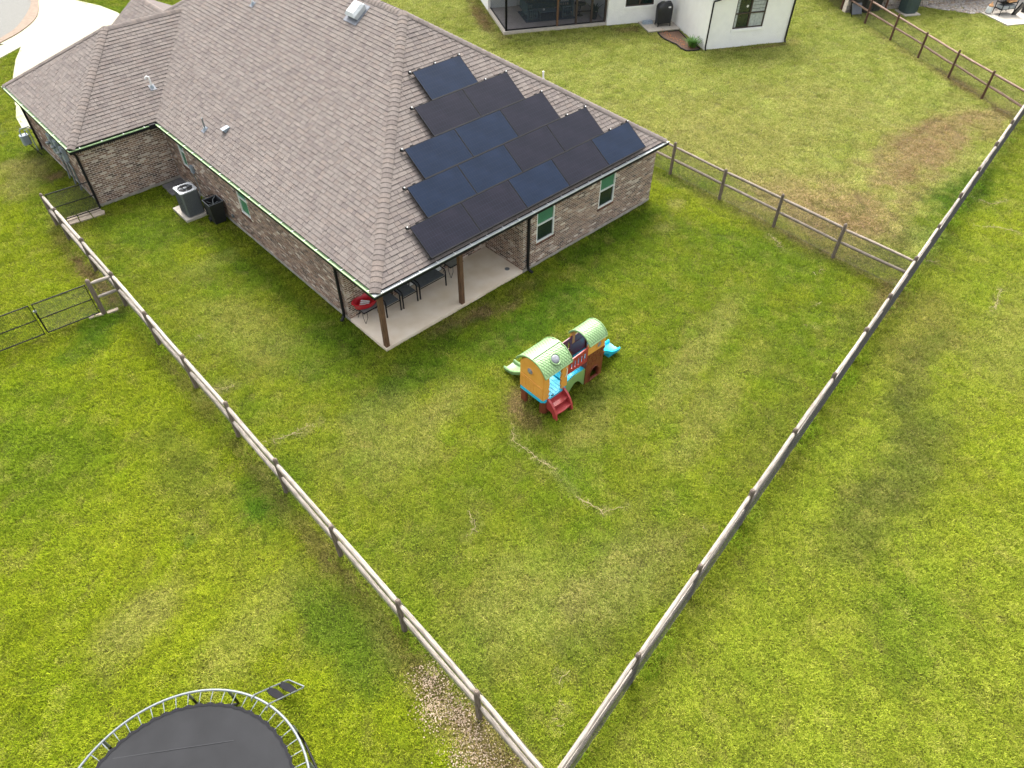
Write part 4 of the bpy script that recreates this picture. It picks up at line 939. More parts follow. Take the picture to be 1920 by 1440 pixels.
def hair_table(label, x0, y0, x1, y1, h):
    t = thing('side_table', label, 'table', (x0, y0, .1), 'glass-top patio tables'); W_, D_ = x1-x0, y1-y0
    mk(MB().tube([(0, 0, h), (W_, 0, h), (W_, D_, h), (0, D_, h)], .02, 4, closed=True), 'frame', 'black', t)
    mk(MB().box((.02, .02, h-.004), (W_-.02, D_-.02, h+.008)), 'tabletop', 'tglass', t)
    for cx_, cy_, sx, sy in ((0, 0, 1, 1), (W_, 0, -1, 1), (W_, D_, -1, -1), (0, D_, 1, -1)):
        l_ = MB()
        for k in (-1, 1):
            l_.tube([(cx_+sx*(.03+.05*(k+1)), cy_+sy*(.03+.05*(1-k)), h), (cx_+sx*(.02+.05*(k+1)), cy_+sy*(.02+.05*(1-k)), h*.45), (cx_+sx*.02, cy_+sy*.02, 0)], .0085, 5)
        mk(l_, 'leg', 'black', t)
    return t
hair_table('low black table holding the red toy at the patio corner', .2, 1.32, .82, 1.78, .43)
hair_table('low glass table with black hairpin legs behind the second post', 3.6, 1.3, 4.15, 1.76, .43)
t = thing('red_toy_tub', 'red plastic ride-on toy tub with white straps on the low table', 'toy', (.5, 1.62, .56))
prof = [(.26, 0), (.33, .03), (.38, .17), (.41, .2), (.36, .2), (.33, .17), (.28, .06), (.2, .05)]
mb = MB(); n = 24; vs = []
for r_, z in prof:
    for i in range(n):
        a = 2*math.pi*i/n; ex_ = 1+.12*math.cos(2*a); vs.append((r_*1.05*math.cos(a)*ex_, r_*.72*math.sin(a), z+.04*math.cos(a)**2*(z > .1)))
mb.add(vs, [(j*n+i, j*n+(i+1) % n, (j+1)*n+(i+1) % n, (j+1)*n+i) for j in range(len(prof)-1) for i in range(n)]+[tuple(range(n-1, -1, -1)), tuple(range((len(prof)-1)*n, len(prof)*n))])
mk(mb, 'shell', 'red', t, True)
for k in range(3): mk(MB().box((-.16+.07*k, -.13, .07+.02*k), (-.125+.07*k, .15, .1+.02*k), Matrix.Rotation(.7, 4, 'Z')), 'strap', 'white', t)
mk(MB().box((.34, -.12, .18), (.41, .12, .225)), 'handle', 'red', t)

# ------------------------------------------------------------------ PLAYHOUSE
ph = thing('playhouse', "children's plastic playhouse with two green-roofed towers, bridge and two slides", 'playhouse', (1.6, -4.95, 0))
def PX(x): return Matrix(((0, 0, 1, x), (1, 0, 0, 0), (0, 1, 0, 0), (0, 0, 0, 1)))     # plate (y,z) extruded along x
def PY(y): return Matrix(((1, 0, 0, 0), (0, 0, 1, y), (0, 1, 0, 0), (0, 0, 0, 1)))     # plate (x,z) extruded along y
def circ(cx_, cy_, r_, n=20, ry=None): return [(cx_+r_*math.cos(a), cy_+(ry or r_)*math.sin(a)) for a in np.linspace(0, 2*math.pi, n+1)[:-1]]
def vault(x0, x1, y0, y1, ze, zp, th=.035):
    n = 14; vs = []
    def pt(t, o): y = y0+(y1-y0)*t; q = 1-abs(2*t-1)**2.3; z = ze+(zp-ze)*(q**.9); return (y+(2*t-1)*o*.6, z+o)
    a = [pt(i/n, 0) for i in range(n+1)]; b = [pt(i/n, th) for i in range(n+1)]
    return a, b
def vault_roof(x0, x1, y0, y1, ze, zp, band=False):
    a, b = vault(x0, x1, y0, y1, ze, zp); mb = MB(); mb.prism(a+b[::-1], x0, x1, PX(0)); ro = mb.build('roof', M['p_grn'], ph)
    # rolled rims at the gable ends and eaves
    for x in (x0, x1): MB().tube([(x, p[0], p[1]+.01) for p in b], .02, 8).build('roof_rim', M['p_grn'], ro, smooth=True)
    for p in (b[0], b[-1]): MB().tube([(x0, p[0], p[1]-.02), (x1, p[0], p[1]-.02)], .02, 8).build('roof_rim', M['p_grn'], ro, smooth=True)
    # scalloped scale tiles
    tl = MB(); n = 14; arc = [0]
    for i in range(n): arc.append(arc[-1]+math.hypot(b[i+1][0]-b[i][0], b[i+1][1]-b[i][1]))
    def at(s_):
        s_ = max(0, min(arc[-1]-1e-5, s_)); i = max(k for k in range(n) if arc[k] <= s_); t = (s_-arc[i])/(arc[i+1]-arc[i])
        y = b[i][0]+(b[i+1][0]-b[i][0])*t; z = b[i][1]+(b[i+1][1]-b[i][1])*t; dy = b[i+1][0]-b[i][0]; dz = b[i+1][1]-b[i][1]; l_ = math.hypot(dy, dz); return y, z, -dz/l_*(1 if dy > 0 else 1), dy/l_
    half = arc[-1]/2; ex_ = .075; wd_ = .082
    for side_ in (0, 1):
        r = 0; d0 = .05 if band else .0
        while d0+r*ex_+ex_ < half-.01:
            x = x0+.03-(r % 2)*wd_/2
            while x < x1-.03:
                pts = []; 
                for (px, pd) in ((.009, 0), (wd_-.009, 0), (wd_-.009, .052), (wd_*.7, .072), (wd_*.3, .072), (.009, .052)):
                    s_ = half-(d0+r*ex_+pd) if side_ == 0 else half+(d0+r*ex_+pd)
                    y, z, ny, nz = at(s_); h = .006+.010*pd/.072; xx = min(max(x+px, x0+.02), x1-.02)
                    if nz < 0: ny, nz = -ny, -nz
                    pts.append((Vector((xx, y, z)), Vector((0, ny, nz)), h))
                if pts[1][0].x-pts[0][0].x > .02:
                    top = [p+q*h for p, q, h in pts]; bot = [p-q*.002 for p, q, h in pts]; m = 6
                    tl.add(top+bot, [tuple(range(m))]+[(i, i+m, (i+1) % m+m, (i+1) % m) for i in range(m)])
                x += wd_
            r += 1
    tl.build('roof_tile', M['p_grn'], ro, kind='stuff')
    if band:
        y, z, _, _ = at(half); MB().box((x0-.012, y-.045, z-.01), (x1+.012, y+.045, z+.03)).build('ridge_band', M['p_grn'], ro)
    return ro, at, half, b
RT, atf, hf, bb = vault_roof(1.56, 2.58, -5.03, -3.97, 1.47, 1.80, True)
# domed skylight
y_, z_, ny_, nz_ = atf(hf*.45)
if nz_ < 0: ny_, nz_ = -ny_, -nz_
nrm = Vector((0, ny_, nz_)).normalized(); q_ = nrm.to_track_quat('Z', 'Y').to_matrix().to_4x4(); Tk = Matrix.Translation((2.1, y_, z_)) @ q_
mb = MB(); mb.lathe([(.17, 0), (.17, .03), (.15, .045), (.13, .03), (.125, .02)], (0, 0, 0), 24); mb.v = [tuple(Tk @ Vector(v)) for v in mb.v]; mb.build('skylight_ring', M['p_grn'], RT, smooth=True)
mb = MB(); mb.lathe([(.125, .02), (.11, .045), (.08, .062), (.035, .072), (.005, .073)], (0, 0, 0), 20); mb.v = [tuple(Tk @ Vector(v)) for v in mb.v]; mb.build('skylight', M['p_win'], RT, smooth=True)
vault_roof(3.29, 4.0, -5.0, -4.26, 1.50, 1.76)
# tower 1
ya, yb = -4.93, -4.07
a, b = vault(0, 0, ya, yb, 1.46, 1.77)
pan = [(ya, .56), (yb, .56)]+[(y, z-.005) for y, z in reversed(a)]
fp_ = MB().plate(pan, [circ(-4.45, 1.34, .1)], 1.60, 1.64, PX(0)).build('front_panel', M['p_org'], ph)
MB().tube([(1.598, *p) for p in circ(-4.45, 1.34, .105)], .014, 6, closed=True).build('window_ring', M['p_org'], fp_, smooth=True)
MB().lathe([(.1, 0), (.08, .03), (.04, .045), (.004, .05)], (0, 0, 0), 18).v
mb = MB().lathe([(.1, 0), (.08, .025), (.04, .04), (.004, .044)], (0, 0, 0), 18); mb.v = [(1.6-v[2], -4.45+v[0], 1.34+v[1]) for v in mb.v]; mb.build('window', M['p_win'], fp_, smooth=True)
for k in range(8):
    y = ya+.06+k*(yb-ya-.12)/7; MB().box((1.592, y-.045, .6), (1.603, y+.045, .98)).build('plank', M['p_org'], fp_)
MB().tube([(1.592, ya+.02, 1.02), (1.592, ya+.2, 1.0), (1.592, -4.5, 1.04), (1.592, yb-.02, 1.06)], .009, 6).build('trim_line', M['p_org'], fp_)
MB().plate([(1.61, .56), (1.80, .56), (1.83, .62), (1.79, .7), (1.84, .8), (1.8, .9), (1.82, 1.05), (1.80, 1.3), (1.86, 1.47), (1.61, 1.47)], [], -4.97, -4.93, PY(0)).build('door_jamb', M['p_org'], ph)
dj = MB().plate([(2.30, .56), (2.52, .56), (2.52, 1.47), (2.26, 1.47), (2.31, 1.3), (2.27, 1.2), (2.31, 1.1), (2.26, .98), (2.31, .88), (2.27, .76), (2.31, .66)], [], -4.97, -4.92, PY(0)).build('door_jamb', M['p_org'], ph)
MB().tube([(2.44, -4.98, 1.28), (2.46, -5.0, 1.22), (2.44, -5.0, 1.0), (2.42, -4.98, .95)], .013, 6).build('handle', M['white'], dj)
MB().plate([(-4.92, .56), (-4.76, .56), (-4.74, 1.2), (-4.7, 1.47), (-4.92, 1.47)], [], 2.48, 2.52, PX(0)).build('side_panel', M['p_org'], ph)
MB().plate([(-4.24, .56), (-4.08, .56), (-4.08, 1.47), (-4.28, 1.47), (-4.26, 1.2)], [], 2.48, 2.52, PX(0)).build('side_panel', M['p_org'], ph)
MB().plate([(1.64, .56), (2.0, .56), (2.0, 1.2), (2.05, 1.47), (1.64, 1.47)], [], -4.07, -4.03, PY(0)).build('side_panel', M['p_org'], ph)
dk = MB(); bevel_box(dk, (1.58, -4.99, .47), (2.54, -4.03, .55), .08); dko = dk.build('deck', M['p_blue'], ph)
for k in range(7): MB().box((1.66+k*.115, -4.95, .55), (1.765+k*.115, -4.08, .562)).build('plank', M['p_blue'], dko)
MB().box((1.93, -4.985, .551), (2.0, -4.95, .566)).build('sticker', M['black'], dko)
lg = MB(); bevel_box(lg, (1.62, -4.98, 0), (1.96, -4.74, .47), .09); lg.build('leg', M['p_brn'], ph)
for x0_, y0_, x1_, y1_ in ((1.61, -4.3, 1.72, -4.08), (2.32, -4.96, 2.5, -4.76), (2.32, -4.3, 2.5, -4.1)):
    lg = MB(); bevel_box(lg, (x0_, y0_, 0), (x1_, y1_, .47), .03); lg.build('leg', M['p_brn'], ph)
# steps
for x in (1.76, 2.37):
    MB().plate([(-4.98, .56), (-5.02, .57), (-5.14, .50), (-5.26, .36), (-5.34, .2), (-5.38, 0), (-5.26, 0), (-5.2, .16), (-5.1, .2), (-5.0, .2), (-4.98, .3)], [], x-.03, x+.03, PX(0)).build('stringer', M['p_red'], ph)
for yy, zz in ((-5.08, .38), (-5.22, .2)):
    n = 8; pl_ = [(1.79+.55*i/n, yy-.11-.03*math.sin(math.pi*i/n)) for i in range(n+1)]+[(2.34, yy+.08), (1.79, yy+.08)]
    st = MB(); st.prism(pl_, zz-.03, zz); st.prism([(1.79, yy+.07), (2.34, yy+.07), (2.34, yy+.1), (1.79, yy+.1)], zz-.03, zz+.1); st.build('step', M['p_red'], ph)
# slides
def slide(pts_c, half_w, m, name='slide', axis='y'):
    """U-shaped chute along a centre line of (along, z)"""
    sec = [(-half_w-.03, .10), (-half_w, .12), (-half_w+.03, .1), (-half_w+.05, .02), (0, .0), (half_w-.05, .02), (half_w-.03, .1), (half_w, .12), (half_w+.03, .10), (half_w+.0, -.03), (0, -.035), (-half_w, -.03)]
    vs = []; n = len(sec)
    for (a_, z) in pts_c:
        for (s_, h) in sec: vs.append((pts_c_x+s_, a_, z+h) if axis == 'y' else (a_, pts_c_x+s_, z+h))
    fs = [(j*n+i, j*n+(i+1) % n, (j+1)*n+(i+1) % n, (j+1)*n+i) for j in range(len(pts_c)-1) for i in range(n)]+[tuple(range(n-1, -1, -1)), tuple(range((len(pts_c)-1)*n, len(pts_c)*n))]
    return MB().add(vs, fs).build(name, M[m], ph, smooth=True)
pts_c_x = 2.22; slide([(-4.06, .55), (-3.9, .52), (-3.7, .38), (-3.45, .2), (-3.25, .1), (-3.08, .07), (-2.98, .085)], .2, 'p_grn')
MB().box((2.06, -3.3, 0), (2.38, -3.12, .08)).build('slide_foot', M['p_grn2'], ph)
pts_c_x = -4.55; slide([(4.02, .62), (4.15, .6), (4.4, .42), (4.62, .24), (4.8, .15), (4.95, .12), (5.05, .13)], .22, 'p_blue', axis='x')
MB().box((4.66, -4.7, 0), (4.86, -4.4, .12)).build('slide_foot', M['p_blue'], ph)
# bridge
n = 8; arch_t = [(2.52+.86*i/n, .60+.10*math.sin(math.pi*min(1, i/n*1.1))) for i in range(n+1)]
br = MB().prism([(x, z) for x, z in arch_t]+[(x, z-.04) for x, z in reversed(arch_t)], -4.92, -4.36, PY(0)).build('bridge_deck', M['p_blue'], ph)
for i in range(n):
    x0_, z0_ = arch_t[i]; x1_, z1_ = arch_t[i+1]; MB().prism([(x0_+.008, z0_+.001), (x1_-.008, z1_+.001), (x1_-.008, z1_+.013), (x0_+.008, z0_+.013)], -4.9, -4.38, PY(0)).build('plank', M['p_blue'], br)
au = [(2.52, 0.02), (2.62, .02)]+[(2.62+.64*i/8, .02+.34*math.sin(math.pi*i/8)) for i in range(1, 8)]+[(3.26, .02), (3.36, .02), (3.36, .62), (2.94, .66), (2.52, .57)]
for y in (-4.94, -4.38): MB().plate(au, [], y, y+.035, PY(0)).build('bridge_support', M['p_grn2'], ph)
def slot(x, z0_, z1_, w_=.03): return [(x-w_, z0_), (x+w_, z0_), (x+w_, z1_), (x, z1_+.03), (x-w_, z1_)]
rl = [(2.53, .95), (3.32, .93), (3.32, 1.47), (2.53, 1.43)]
for y, mm in ((-4.97, 'p_red'), (-4.36, 'p_wine')):
    MB().plate(rl, [slot(2.68, 1.08, 1.24), slot(2.81, 1.06, 1.28), slot(2.94, 1.06, 1.3), slot(3.07, 1.06, 1.3), slot(3.2, 1.06, 1.3)], y, y+.03, PY(0)).build('railing', M[mm], ph)
# tower 2
tx0, tx1, ty0, ty1 = 3.30, 4.0, -4.97, -4.28
t2 = MB().plate([(tx0, 0), (tx1, 0), (tx1, 1.12), (tx0, 1.16)], [[(3.5, .1), (3.82, .1), (3.84, .34), (3.76, .48), (3.66, .52), (3.56, .48), (3.48, .34)]], ty0, ty0+.05, PY(0)).build('brown_wall', M['p_brn'], ph)
MB().tube([(3.49, ty0-.01, .09), (3.83, ty0-.01, .09), (3.86, ty0-.01, .34), (3.77, ty0-.01, .5), (3.66, ty0-.01, .54), (3.55, ty0-.01, .5), (3.46, ty0-.01, .34)], .016, 6, closed=True).build('arch_trim', M['p_brn'], t2, smooth=True)
for k in range(7):
    for j in range(4 if k < 4 else 0):
        x = tx0+.03+j*.165+(k % 2)*.05; MB().box((x, ty0-.008, .66+k*.115), (x+.15, ty0+.002, .76+k*.115)).build('brick_relief', M['p_brn'], t2)
MB().plate([(ty0+.05, 0), (ty0+.2, 0), (ty0+.2, .62), (ty0+.05, 1.14)], [], tx0, tx0+.05, PX(0)).build('brown_wall', M['p_brn'], ph)
MB().plate([(ty1-.15, 0), (ty1, 0), (ty1, 1.14), (ty1-.12, .8)], [], tx0, tx0+.05, PX(0)).build('brown_wall', M['p_brn'], ph)
MB().box((tx0, ty1-.05, 0), (tx1, ty1, 1.12)).build('brown_wall', M['p_wine'], ph); MB().box((tx0+.17, ty1-.04, 1.12), (tx1-.17, ty1-.01, 1.38)).build('brown_wall', M['p_wine'], ph)
MB().plate([(ty0+.05, 0), (ty1-.05, 0), (ty1-.05, 1.12), (ty1-.1, 1.12), (ty1-.1, .62), (ty0+.15, .62), (ty0+.15, 1.12), (ty0+.05, 1.12)], [], tx1-.05, tx1, PX(0)).build('brown_wall', M['p_brn'], ph)
MB().box((tx0+.05, ty0+.05, .58), (tx1-.05, ty1-.05, .62)).build('deck', M['p_blue'], ph)
up2 = MB().plate([(tx0, 1.16), (tx1, 1.12), (tx1, 1.56), (tx0, 1.56)], [circ(3.74, 1.32, .085, ry=.1)], ty0-.005, ty0+.045, PY(0)).build('upper_panel', M['p_org'], ph)
MB().tube([(p[0], ty0-.01, p[1]) for p in circ(3.74, 1.32, .09, ry=.105)], .013, 6, closed=True).build('window_ring', M['p_org'], up2, smooth=True)
mb = MB(); mb.lathe([(.085, 0), (.07, .02), (.03, .03)], (0, 0, 0), 18); mb.v = [(3.74+v[0], ty0-v[2], 1.32+v[1]*1.15) for v in mb.v]; mb.build('window', M['p_win'], up2, smooth=True)
MB().box((tx0, ty1-.05, 1.13), (tx0+.16, ty1+.003, 1.56)).build('upper_panel', M['p_org'], ph); MB().box((tx1-.16, ty1-.05, 1.13), (tx1, ty1+.003, 1.56)).build('upper_panel', M['p_org'], ph)
MB().box((tx1-.05, ty0+.05, 1.13), (tx1+.003, ty0+.18, 1.56)).build('upper_panel', M['p_org'], ph)

# ------------------------------------------------------------------ TRAMPOLINE
tc_ = Vector((-9.93, -7.78)); TR = 2.185; TZ = .9
tr = thing('trampoline', 'large round trampoline with grey mat and galvanized rim, no enclosure', 'trampoline', (tc_.x, tc_.y, 0))
mk(MB().tube([(TR*math.cos(a), TR*math.sin(a), TZ) for a in np.linspace(0, 2*math.pi, 97)[:-1]], .024, 10, closed=True), 'rim', 'galv', tr, True)
NS = 60; MR = TR-.235
mt = MB(); NN = 120; vs = [(0, 0, TZ-.035)]
rings = [.3, .6, .85, .96, 1.0]
for q in rings:
    for i in range(NN):
        a = 2*math.pi*i/NN; rr = MR*q*(1+(.008*math.cos(a*NS) if q > .97 else 0)); vs.append((rr*math.cos(a), rr*math.sin(a), TZ-.035+.02*q*q))
fs = [(0, 1+i, 1+(i+1) % NN) for i in range(NN)]
for j in range(len(rings)-1):
    for i in range(NN): fs.append((1+j*NN+i, 1+(j+1)*NN+i, 1+(j+1)*NN+(i+1) % NN, 1+j*NN+(i+1) % NN))
mt.add(vs, fs); mk(mt, 'mat', 'tramp', tr, True)
hm = MB(); vs = []
for i in range(NN):
    a = 2*math.pi*i/NN; w1 = MR*(.972+.004*math.cos(a*NS)); w2 = MR*(1.0+.012*math.cos(a*NS))
    vs += [(w1*math.cos(a), w1*math.sin(a), TZ-.008), (w2*math.cos(a), w2*math.sin(a), TZ-.006)]
hm.add(vs, [(2*i, 2*i+1, (2*i+3) % (2*NN), (2*i+2) % (2*NN)) for i in range(NN)]); mk(hm, 'hem', 'tramp_edge', tr)
sm = MB().tube([(MR-.0, 0, 0), (MR+.06, 0, 0), (MR+.065, 0, .002), (TR-.035, 0, .004), (TR, 0, .01)], [.004, .005, .0095, .0095, .005], 6).mesh('spring', M['galv'])
for k in range(NS):
    o = link('spring', sm, tr, (0, 0, TZ-.004)); o.rotation_euler = (0, 0, 2*math.pi*k/NS)
for (sx0, sy0, sx1, sy1) in ((-.55, 1.84, 1.3, .55), (-1.5, 1.2, -.2, .35), (-.2, .35, -.75, 1.75)):
    dd_ = Vector((sx1-sx0, sy1-sy0, 0)); mk(MB().box((0, -.006, 0), (dd_.length, .006, .003), Matrix.Translation((sx0, sy0, TZ-.021)) @ Matrix.Rotation(math.atan2(dd_.y, dd_.x), 4, 'Z')), 'seam', 'seam', tr)
lm = MB(); h_ = .38
lm.tube([(TR-.01, -h_, TZ-.04), (TR+.02, -h_, .1), (TR+.03, -h_+.06, .03), (TR+.03, h_-.06, .03), (TR+.02, h_, .1), (TR-.01, h_, TZ-.04)], .024, 8)
lmm = lm.mesh('leg', M['black'], smooth=True)
lt = MB(); lt.tube([(TR-.01, -h_, TZ-.06), (TR+.005, -h_, TZ-.35)], .028, 8); lt.tube([(TR-.01, h_, TZ-.06), (TR+.005, h_, TZ-.35)], .028, 8); ltm = lt.mesh('leg_sleeve', M['galv'])
for k in range(6):
    a = math.atan2(-.34+.0, 2.2)+k*math.pi/3
    o = link('leg', lmm, tr); o.rotation_euler = (0, 0, a)
    s_ = link('leg_sleeve', ltm, o)
ld = thing('trampoline_ladder', 'small two-step ladder with black treads hooked on the trampoline rim', 'ladder', (-7.93, -6.97, .9))
A1, B1 = Vector((-7.99, -6.80, .93)), Vector((-7.87, -7.14, .93)); A2, B2 = Vector((-7.33, -6.52, .14)), Vector((-7.17, -6.9, .14))
A2, B2 = Vector((-7.31, -6.55, .08)), Vector((-7.16, -6.90, .08))
ldm = MB(); hk = Vector((-.05, -.02, -.06))
ldm.tube([A1+hk, A1+hk*.5+Vector((0, 0, .04)), A1+Vector((.03, .01, .02)), A2, A2+Vector((.03, -.02, -.02)), B2+Vector((.03, .02, -.02)), B2, B1+Vector((.03, .01, .02)), B1+hk*.5+Vector((0, 0, .04)), B1+hk], .015, 8); ldm.build('rail', M['galv'], ld, smooth=True)
for t_ in (.42, .78):
    a_, b_ = A1.lerp(A2, t_), B1.lerp(B2, t_); d_ = (b_-a_); e_ = Vector((.6, .25, -.0)).normalized()*.055; pl_ = []
    n = 6; top = [a_+d_*(i/n)-e_*(.8+.5*math.sin(math.pi*i/n)) for i in range(n+1)]+[a_+d_*(i/n)+e_*(.8+.5*math.sin(math.pi*i/n)) for i in range(n, -1, -1)]
    m = len(top); mb = MB(); mb.add([p+Vector((0, 0, .02)) for p in top]+[p-Vector((0, 0, .01)) for p in top], [tuple(range(m)), tuple(range(2*m-1, m-1, -1))]+[(i, i+m, (i+1) % m+m, (i+1) % m) for i in range(m)]); mb.build('step', M['tramp_edge'], ld)

# ------------------------------------------------------------------ WHITE HOUSE (upper right)
wh = thing('white_house', 'white painted brick neighbouring house with a dark screened porch', 'house', (WC.x, WC.y, 0))
ang = math.atan2(E1.y, E1.x)
wh.rotation_euler = (0, 0, ang)
def uvbox(mb_obj, ax):
    me = mb_obj.data; uv = me.uv_layers.new(name='UVMap')
    for p in me.polygons:
        n = p.normal
        for li in p.loop_indices:
            v = me.vertices[me.loops[li].vertex_index].co
            uv.data[li].uv = (v.x, v.z) if abs(n.y) > abs(n.x) else (v.y, v.z)
WHH = 2.95
def wwall(lo, hi, op=(), axis='x'):
    mb = MB(); L = hi[0]-lo[0] if axis == 'x' else hi[1]-lo[1]
    if axis == 'x':
        xs = sorted({lo[0], hi[0], *[v for q in op for v in (q[0], q[2])]})
        for a, b in zip(xs[:-1], xs[1:]):
            z = lo[2]
            for c0, c1 in sorted([(q[1], q[3]) for q in op if q[0] < (a+b)/2 < q[2]])+[(hi[2], hi[2])]:
                if c0 > z: mb.box((a, lo[1], z), (b, hi[1], c0))
                z = c1
    else: mb.box(lo, hi)
    o = mk(mb, 'wall', 'wbrick', wh); uvbox(o, axis); return o
wwall((0, 0, -.05), (4.72, .2, WHH), [(1.4, .9, 3.14, 2.36)])
wwall((0, .2, -.05), (.2, 4.45, WHH), axis='y')
wwall((-3.75, 4.45, -.05), (.2, 4.65, WHH), [(-2.75, .88, -1.08, 2.36)])
wwall((4.52, .2, -.05), (4.72, 12, WHH), axis='y')
wwall((-3.75, 4.65, -.05), (-3.55, 8.2, WHH), axis='y')
bw_ = wwall((-9.6, 8.2, -.05), (-3.55, 8.4, WHH), [(-7.9, .0, -6.2, 2.1)])
wwall((-9.6, 8.4, -.05), (-9.4, 14, WHH), axis='y')
def wwin(x0, z0, w_, h_, y, cols):
    T = Matrix(((1, 0, 0, x0), (0, 0, -1, y), (0, 1, 0, z0), (0, 0, 0, 1)))
    fr = MB(); t_ = .06
    for lo, hi in (((0, 0), (w_, t_)), ((0, h_-t_), (w_, h_)), ((0, t_), (t_, h_-t_)), ((w_-t_, t_), (w_, h_-t_)), ((w_/2-.04, t_), (w_/2+.04, h_-t_))): fr.box((lo[0], lo[1], -.08), (hi[0], hi[1], -.03), T)
    fr.box((t_, h_*.5-.03, -.079), (w_/2-.04, h_*.5+.03, -.028), T); fr.box((w_/2+.04, h_*.5-.03, -.079), (w_-t_, h_*.5+.03, -.028), T)
    f_ = mk(fr, 'window', 'wdark', wh)
    for (a, b, c, d, m_) in cols: mk(MB().box((a, b, -.11), (c, d, -.075), T), 'pane', m_, f_)
    mk(MB().box((-.05, -.13, -.02), (w_+.05, -.005, .035), T), 'sill', 'wbrick', f_)
    return f_, T
f_, T_ = wwin(1.4, .9, 1.74, 1.46, 0, [(.06, .06, .83, .7, 'glass'), (.91, .06, 1.68, .7, 'curtain'), (.06, .76, .83, 1.4, 'glass'), (.91, .76, 1.68, 1.4, 'curtain')])
mk(MB().box((.06, .06, -.074), (.2, 1.4, -.072), T_), 'curtain_edge', 'curtain', f_)
for k in range(3):
    mk(MB().box((.08, .9+k*.17, -.071), (.3, .915+k*.17, -.066), T_), 'muntin', 'wdark', f_); mk(MB().box((.95, .9+k*.17, -.071), (1.66, .915+k*.17, -.066), T_), 'muntin', 'wdark', f_)
mb = MB().lathe([(.06, 0), (.06, .004)], (0, 0, 0), 18); mb.v = [tuple(T_ @ Vector((.66+v[0], 1.05+v[1], -.072+v[2]))) for v in mb.v]; mk(mb, 'round_sticker', 'white', f_)
wwin(-2.75, .88, 1.67, 1.48, 4.45, [(.06, .06, .79, .7, 'glass'), (.87, .06, 1.61, .7, 'glass'), (.06, .76, .79, 1.4, 'glass'), (.87, .76, 1.61, 1.4, 'glass')])
for c_, x0_ in ((0, .06), (0, .5), (0, .92), (0, 1.35)): pass
def wds(x, y, nx, ny):
    mk(MB().tube([(x+.35*nx, y+.35*ny-.3, 2.72), (x+.3*nx, y+.0*ny-.06, 2.4), (x, y, 2.36), (x, y, .16), (x, y-.04, .08), (x+.0, y-.12, .04)], .045, 4), 'downspout', 'black', wh)
mk(MB().tube([(.36, -.4, 2.85), (.34, -.12, 2.44), (.3, -.06, 2.4), (.05, -.06, 2.36), (.03, -.06, 2.3), (.03, -.06, .16), (.03, -.09, .07), (.03, -.18, .03)], .045, 4), 'downspout', 'black', wh)
mk(MB().tube([(4.66, -.35, 2.85), (4.66, -.06, 2.5), (4.66, -.06, .16), (4.66, -.09, .07), (4.66, -.18, .03)], .045, 4), 'downspout', 'black', wh)
# roof of the white house (hip, mostly above the frame)
ov = .42; zr = WHH
def hipm(x0, y0, x1, y1, z):
    w2 = (y1-y0)/2; mb = MB(); h = w2*.6
    if x1-x0 > y1-y0: r0, r1 = (x0+w2, y0+w2), (x1-w2, y0+w2)
    else: w2 = (x1-x0)/2; h = w2*.6; r0, r1 = (x0+w2, y0+w2), (x0+w2, y1-w2)
    vs = [(x0, y0, z), (x1, y0, z), (x1, y1, z), (x0, y1, z), (*r0, z+h), (*r1, z+h)]
    fs = [(0, 1, 5, 4), (2, 3, 4, 5), (1, 2, 5), (3, 0, 4)] if x1-x0 > y1-y0 else [(0, 1, 4), (1, 2, 5, 4), (2, 3, 5), (3, 0, 4, 5)]
    mb.add(vs, fs+[(3, 2, 1, 0)]); return mb
mk(hipm(-.4, -ov, 5.15, 9, zr), 'roof', 'shingle', wh); mk(hipm(-10.0, 4.45-ov, 5.1, 14.5, zr+.003), 'roof', 'shingle', wh)
# lanai
LV = 4.6
mk(MB().box((-9.62, 4.5, -.05), (-3.755, 8.2, .14)), 'porch_slab', 'pad', wh)
mk(MB().box((-9.45, 4.72, .141), (-3.8, 8.19, .15)), 'porch_floor', 'lanai_floor', wh)
for x in (-9.45, -8.0+1.42, -5.5, -4.62, -3.82):
    mk(MB().box((x-.05, LV+.02, .14), (x+.05, LV+.12, WHH)), 'porch_post', 'wdark' if x != -6.58 else 'postwood', wh)
for (a, b) in ((-9.4, -6.63), (-6.53, -5.55), (-5.45, -4.67), (-4.57, -3.87)):
    s_ = mk(MB().box((a, LV+.06, .14), (b, LV+.063, WHH-.02)), 'porch_screen', 'screen', wh)
    mk(MB().box((a, LV+.04, .14), (b, LV+.08, .2)), 'screen_frame', 'black', s_)
s_ = mk(MB().box((-9.45, LV+.12, .14), (-9.447, 8.2, WHH)), 'porch_screen', 'screen', wh); mk(MB().box((-9.47, LV+.12, .14), (-9.43, 8.2, .2)), 'screen_frame', 'black', s_)
mk(MB().box((-9.5, 4.62, .14), (-9.4, 4.72, WHH)), 'corner_post', 'black', wh)
mk(MB().box((-5.45, LV+.05, .75), (-4.67, LV+.09, .8)), 'screen_door_bar', 'black', wh)
dd = mk(MB().box((-7.9, 8.24, .15), (-6.2, 8.3, 2.1)), 'door', 'wframe', wh); mk(MB().box((-7.75, 8.23, 1.0), (-7.15, 8.235, 1.95)), 'pane', 'glass', dd); mk(MB().box((-6.95, 8.23, 1.0), (-6.35, 8.235, 1.95)), 'pane', 'glass', dd)
def wpos(u, v, z): p = WL(u, v); return (p[0], p[1], z)
rg_ = thing('rug', 'blue patterned rug on the screened porch floor', 'rug', wpos(-6.6, 6.4, .15), rz=ang); mk(MB().box((-1.5, -.9, 0), (1.4, .9, .012)), 'weave', 'blue_rug', rg_)
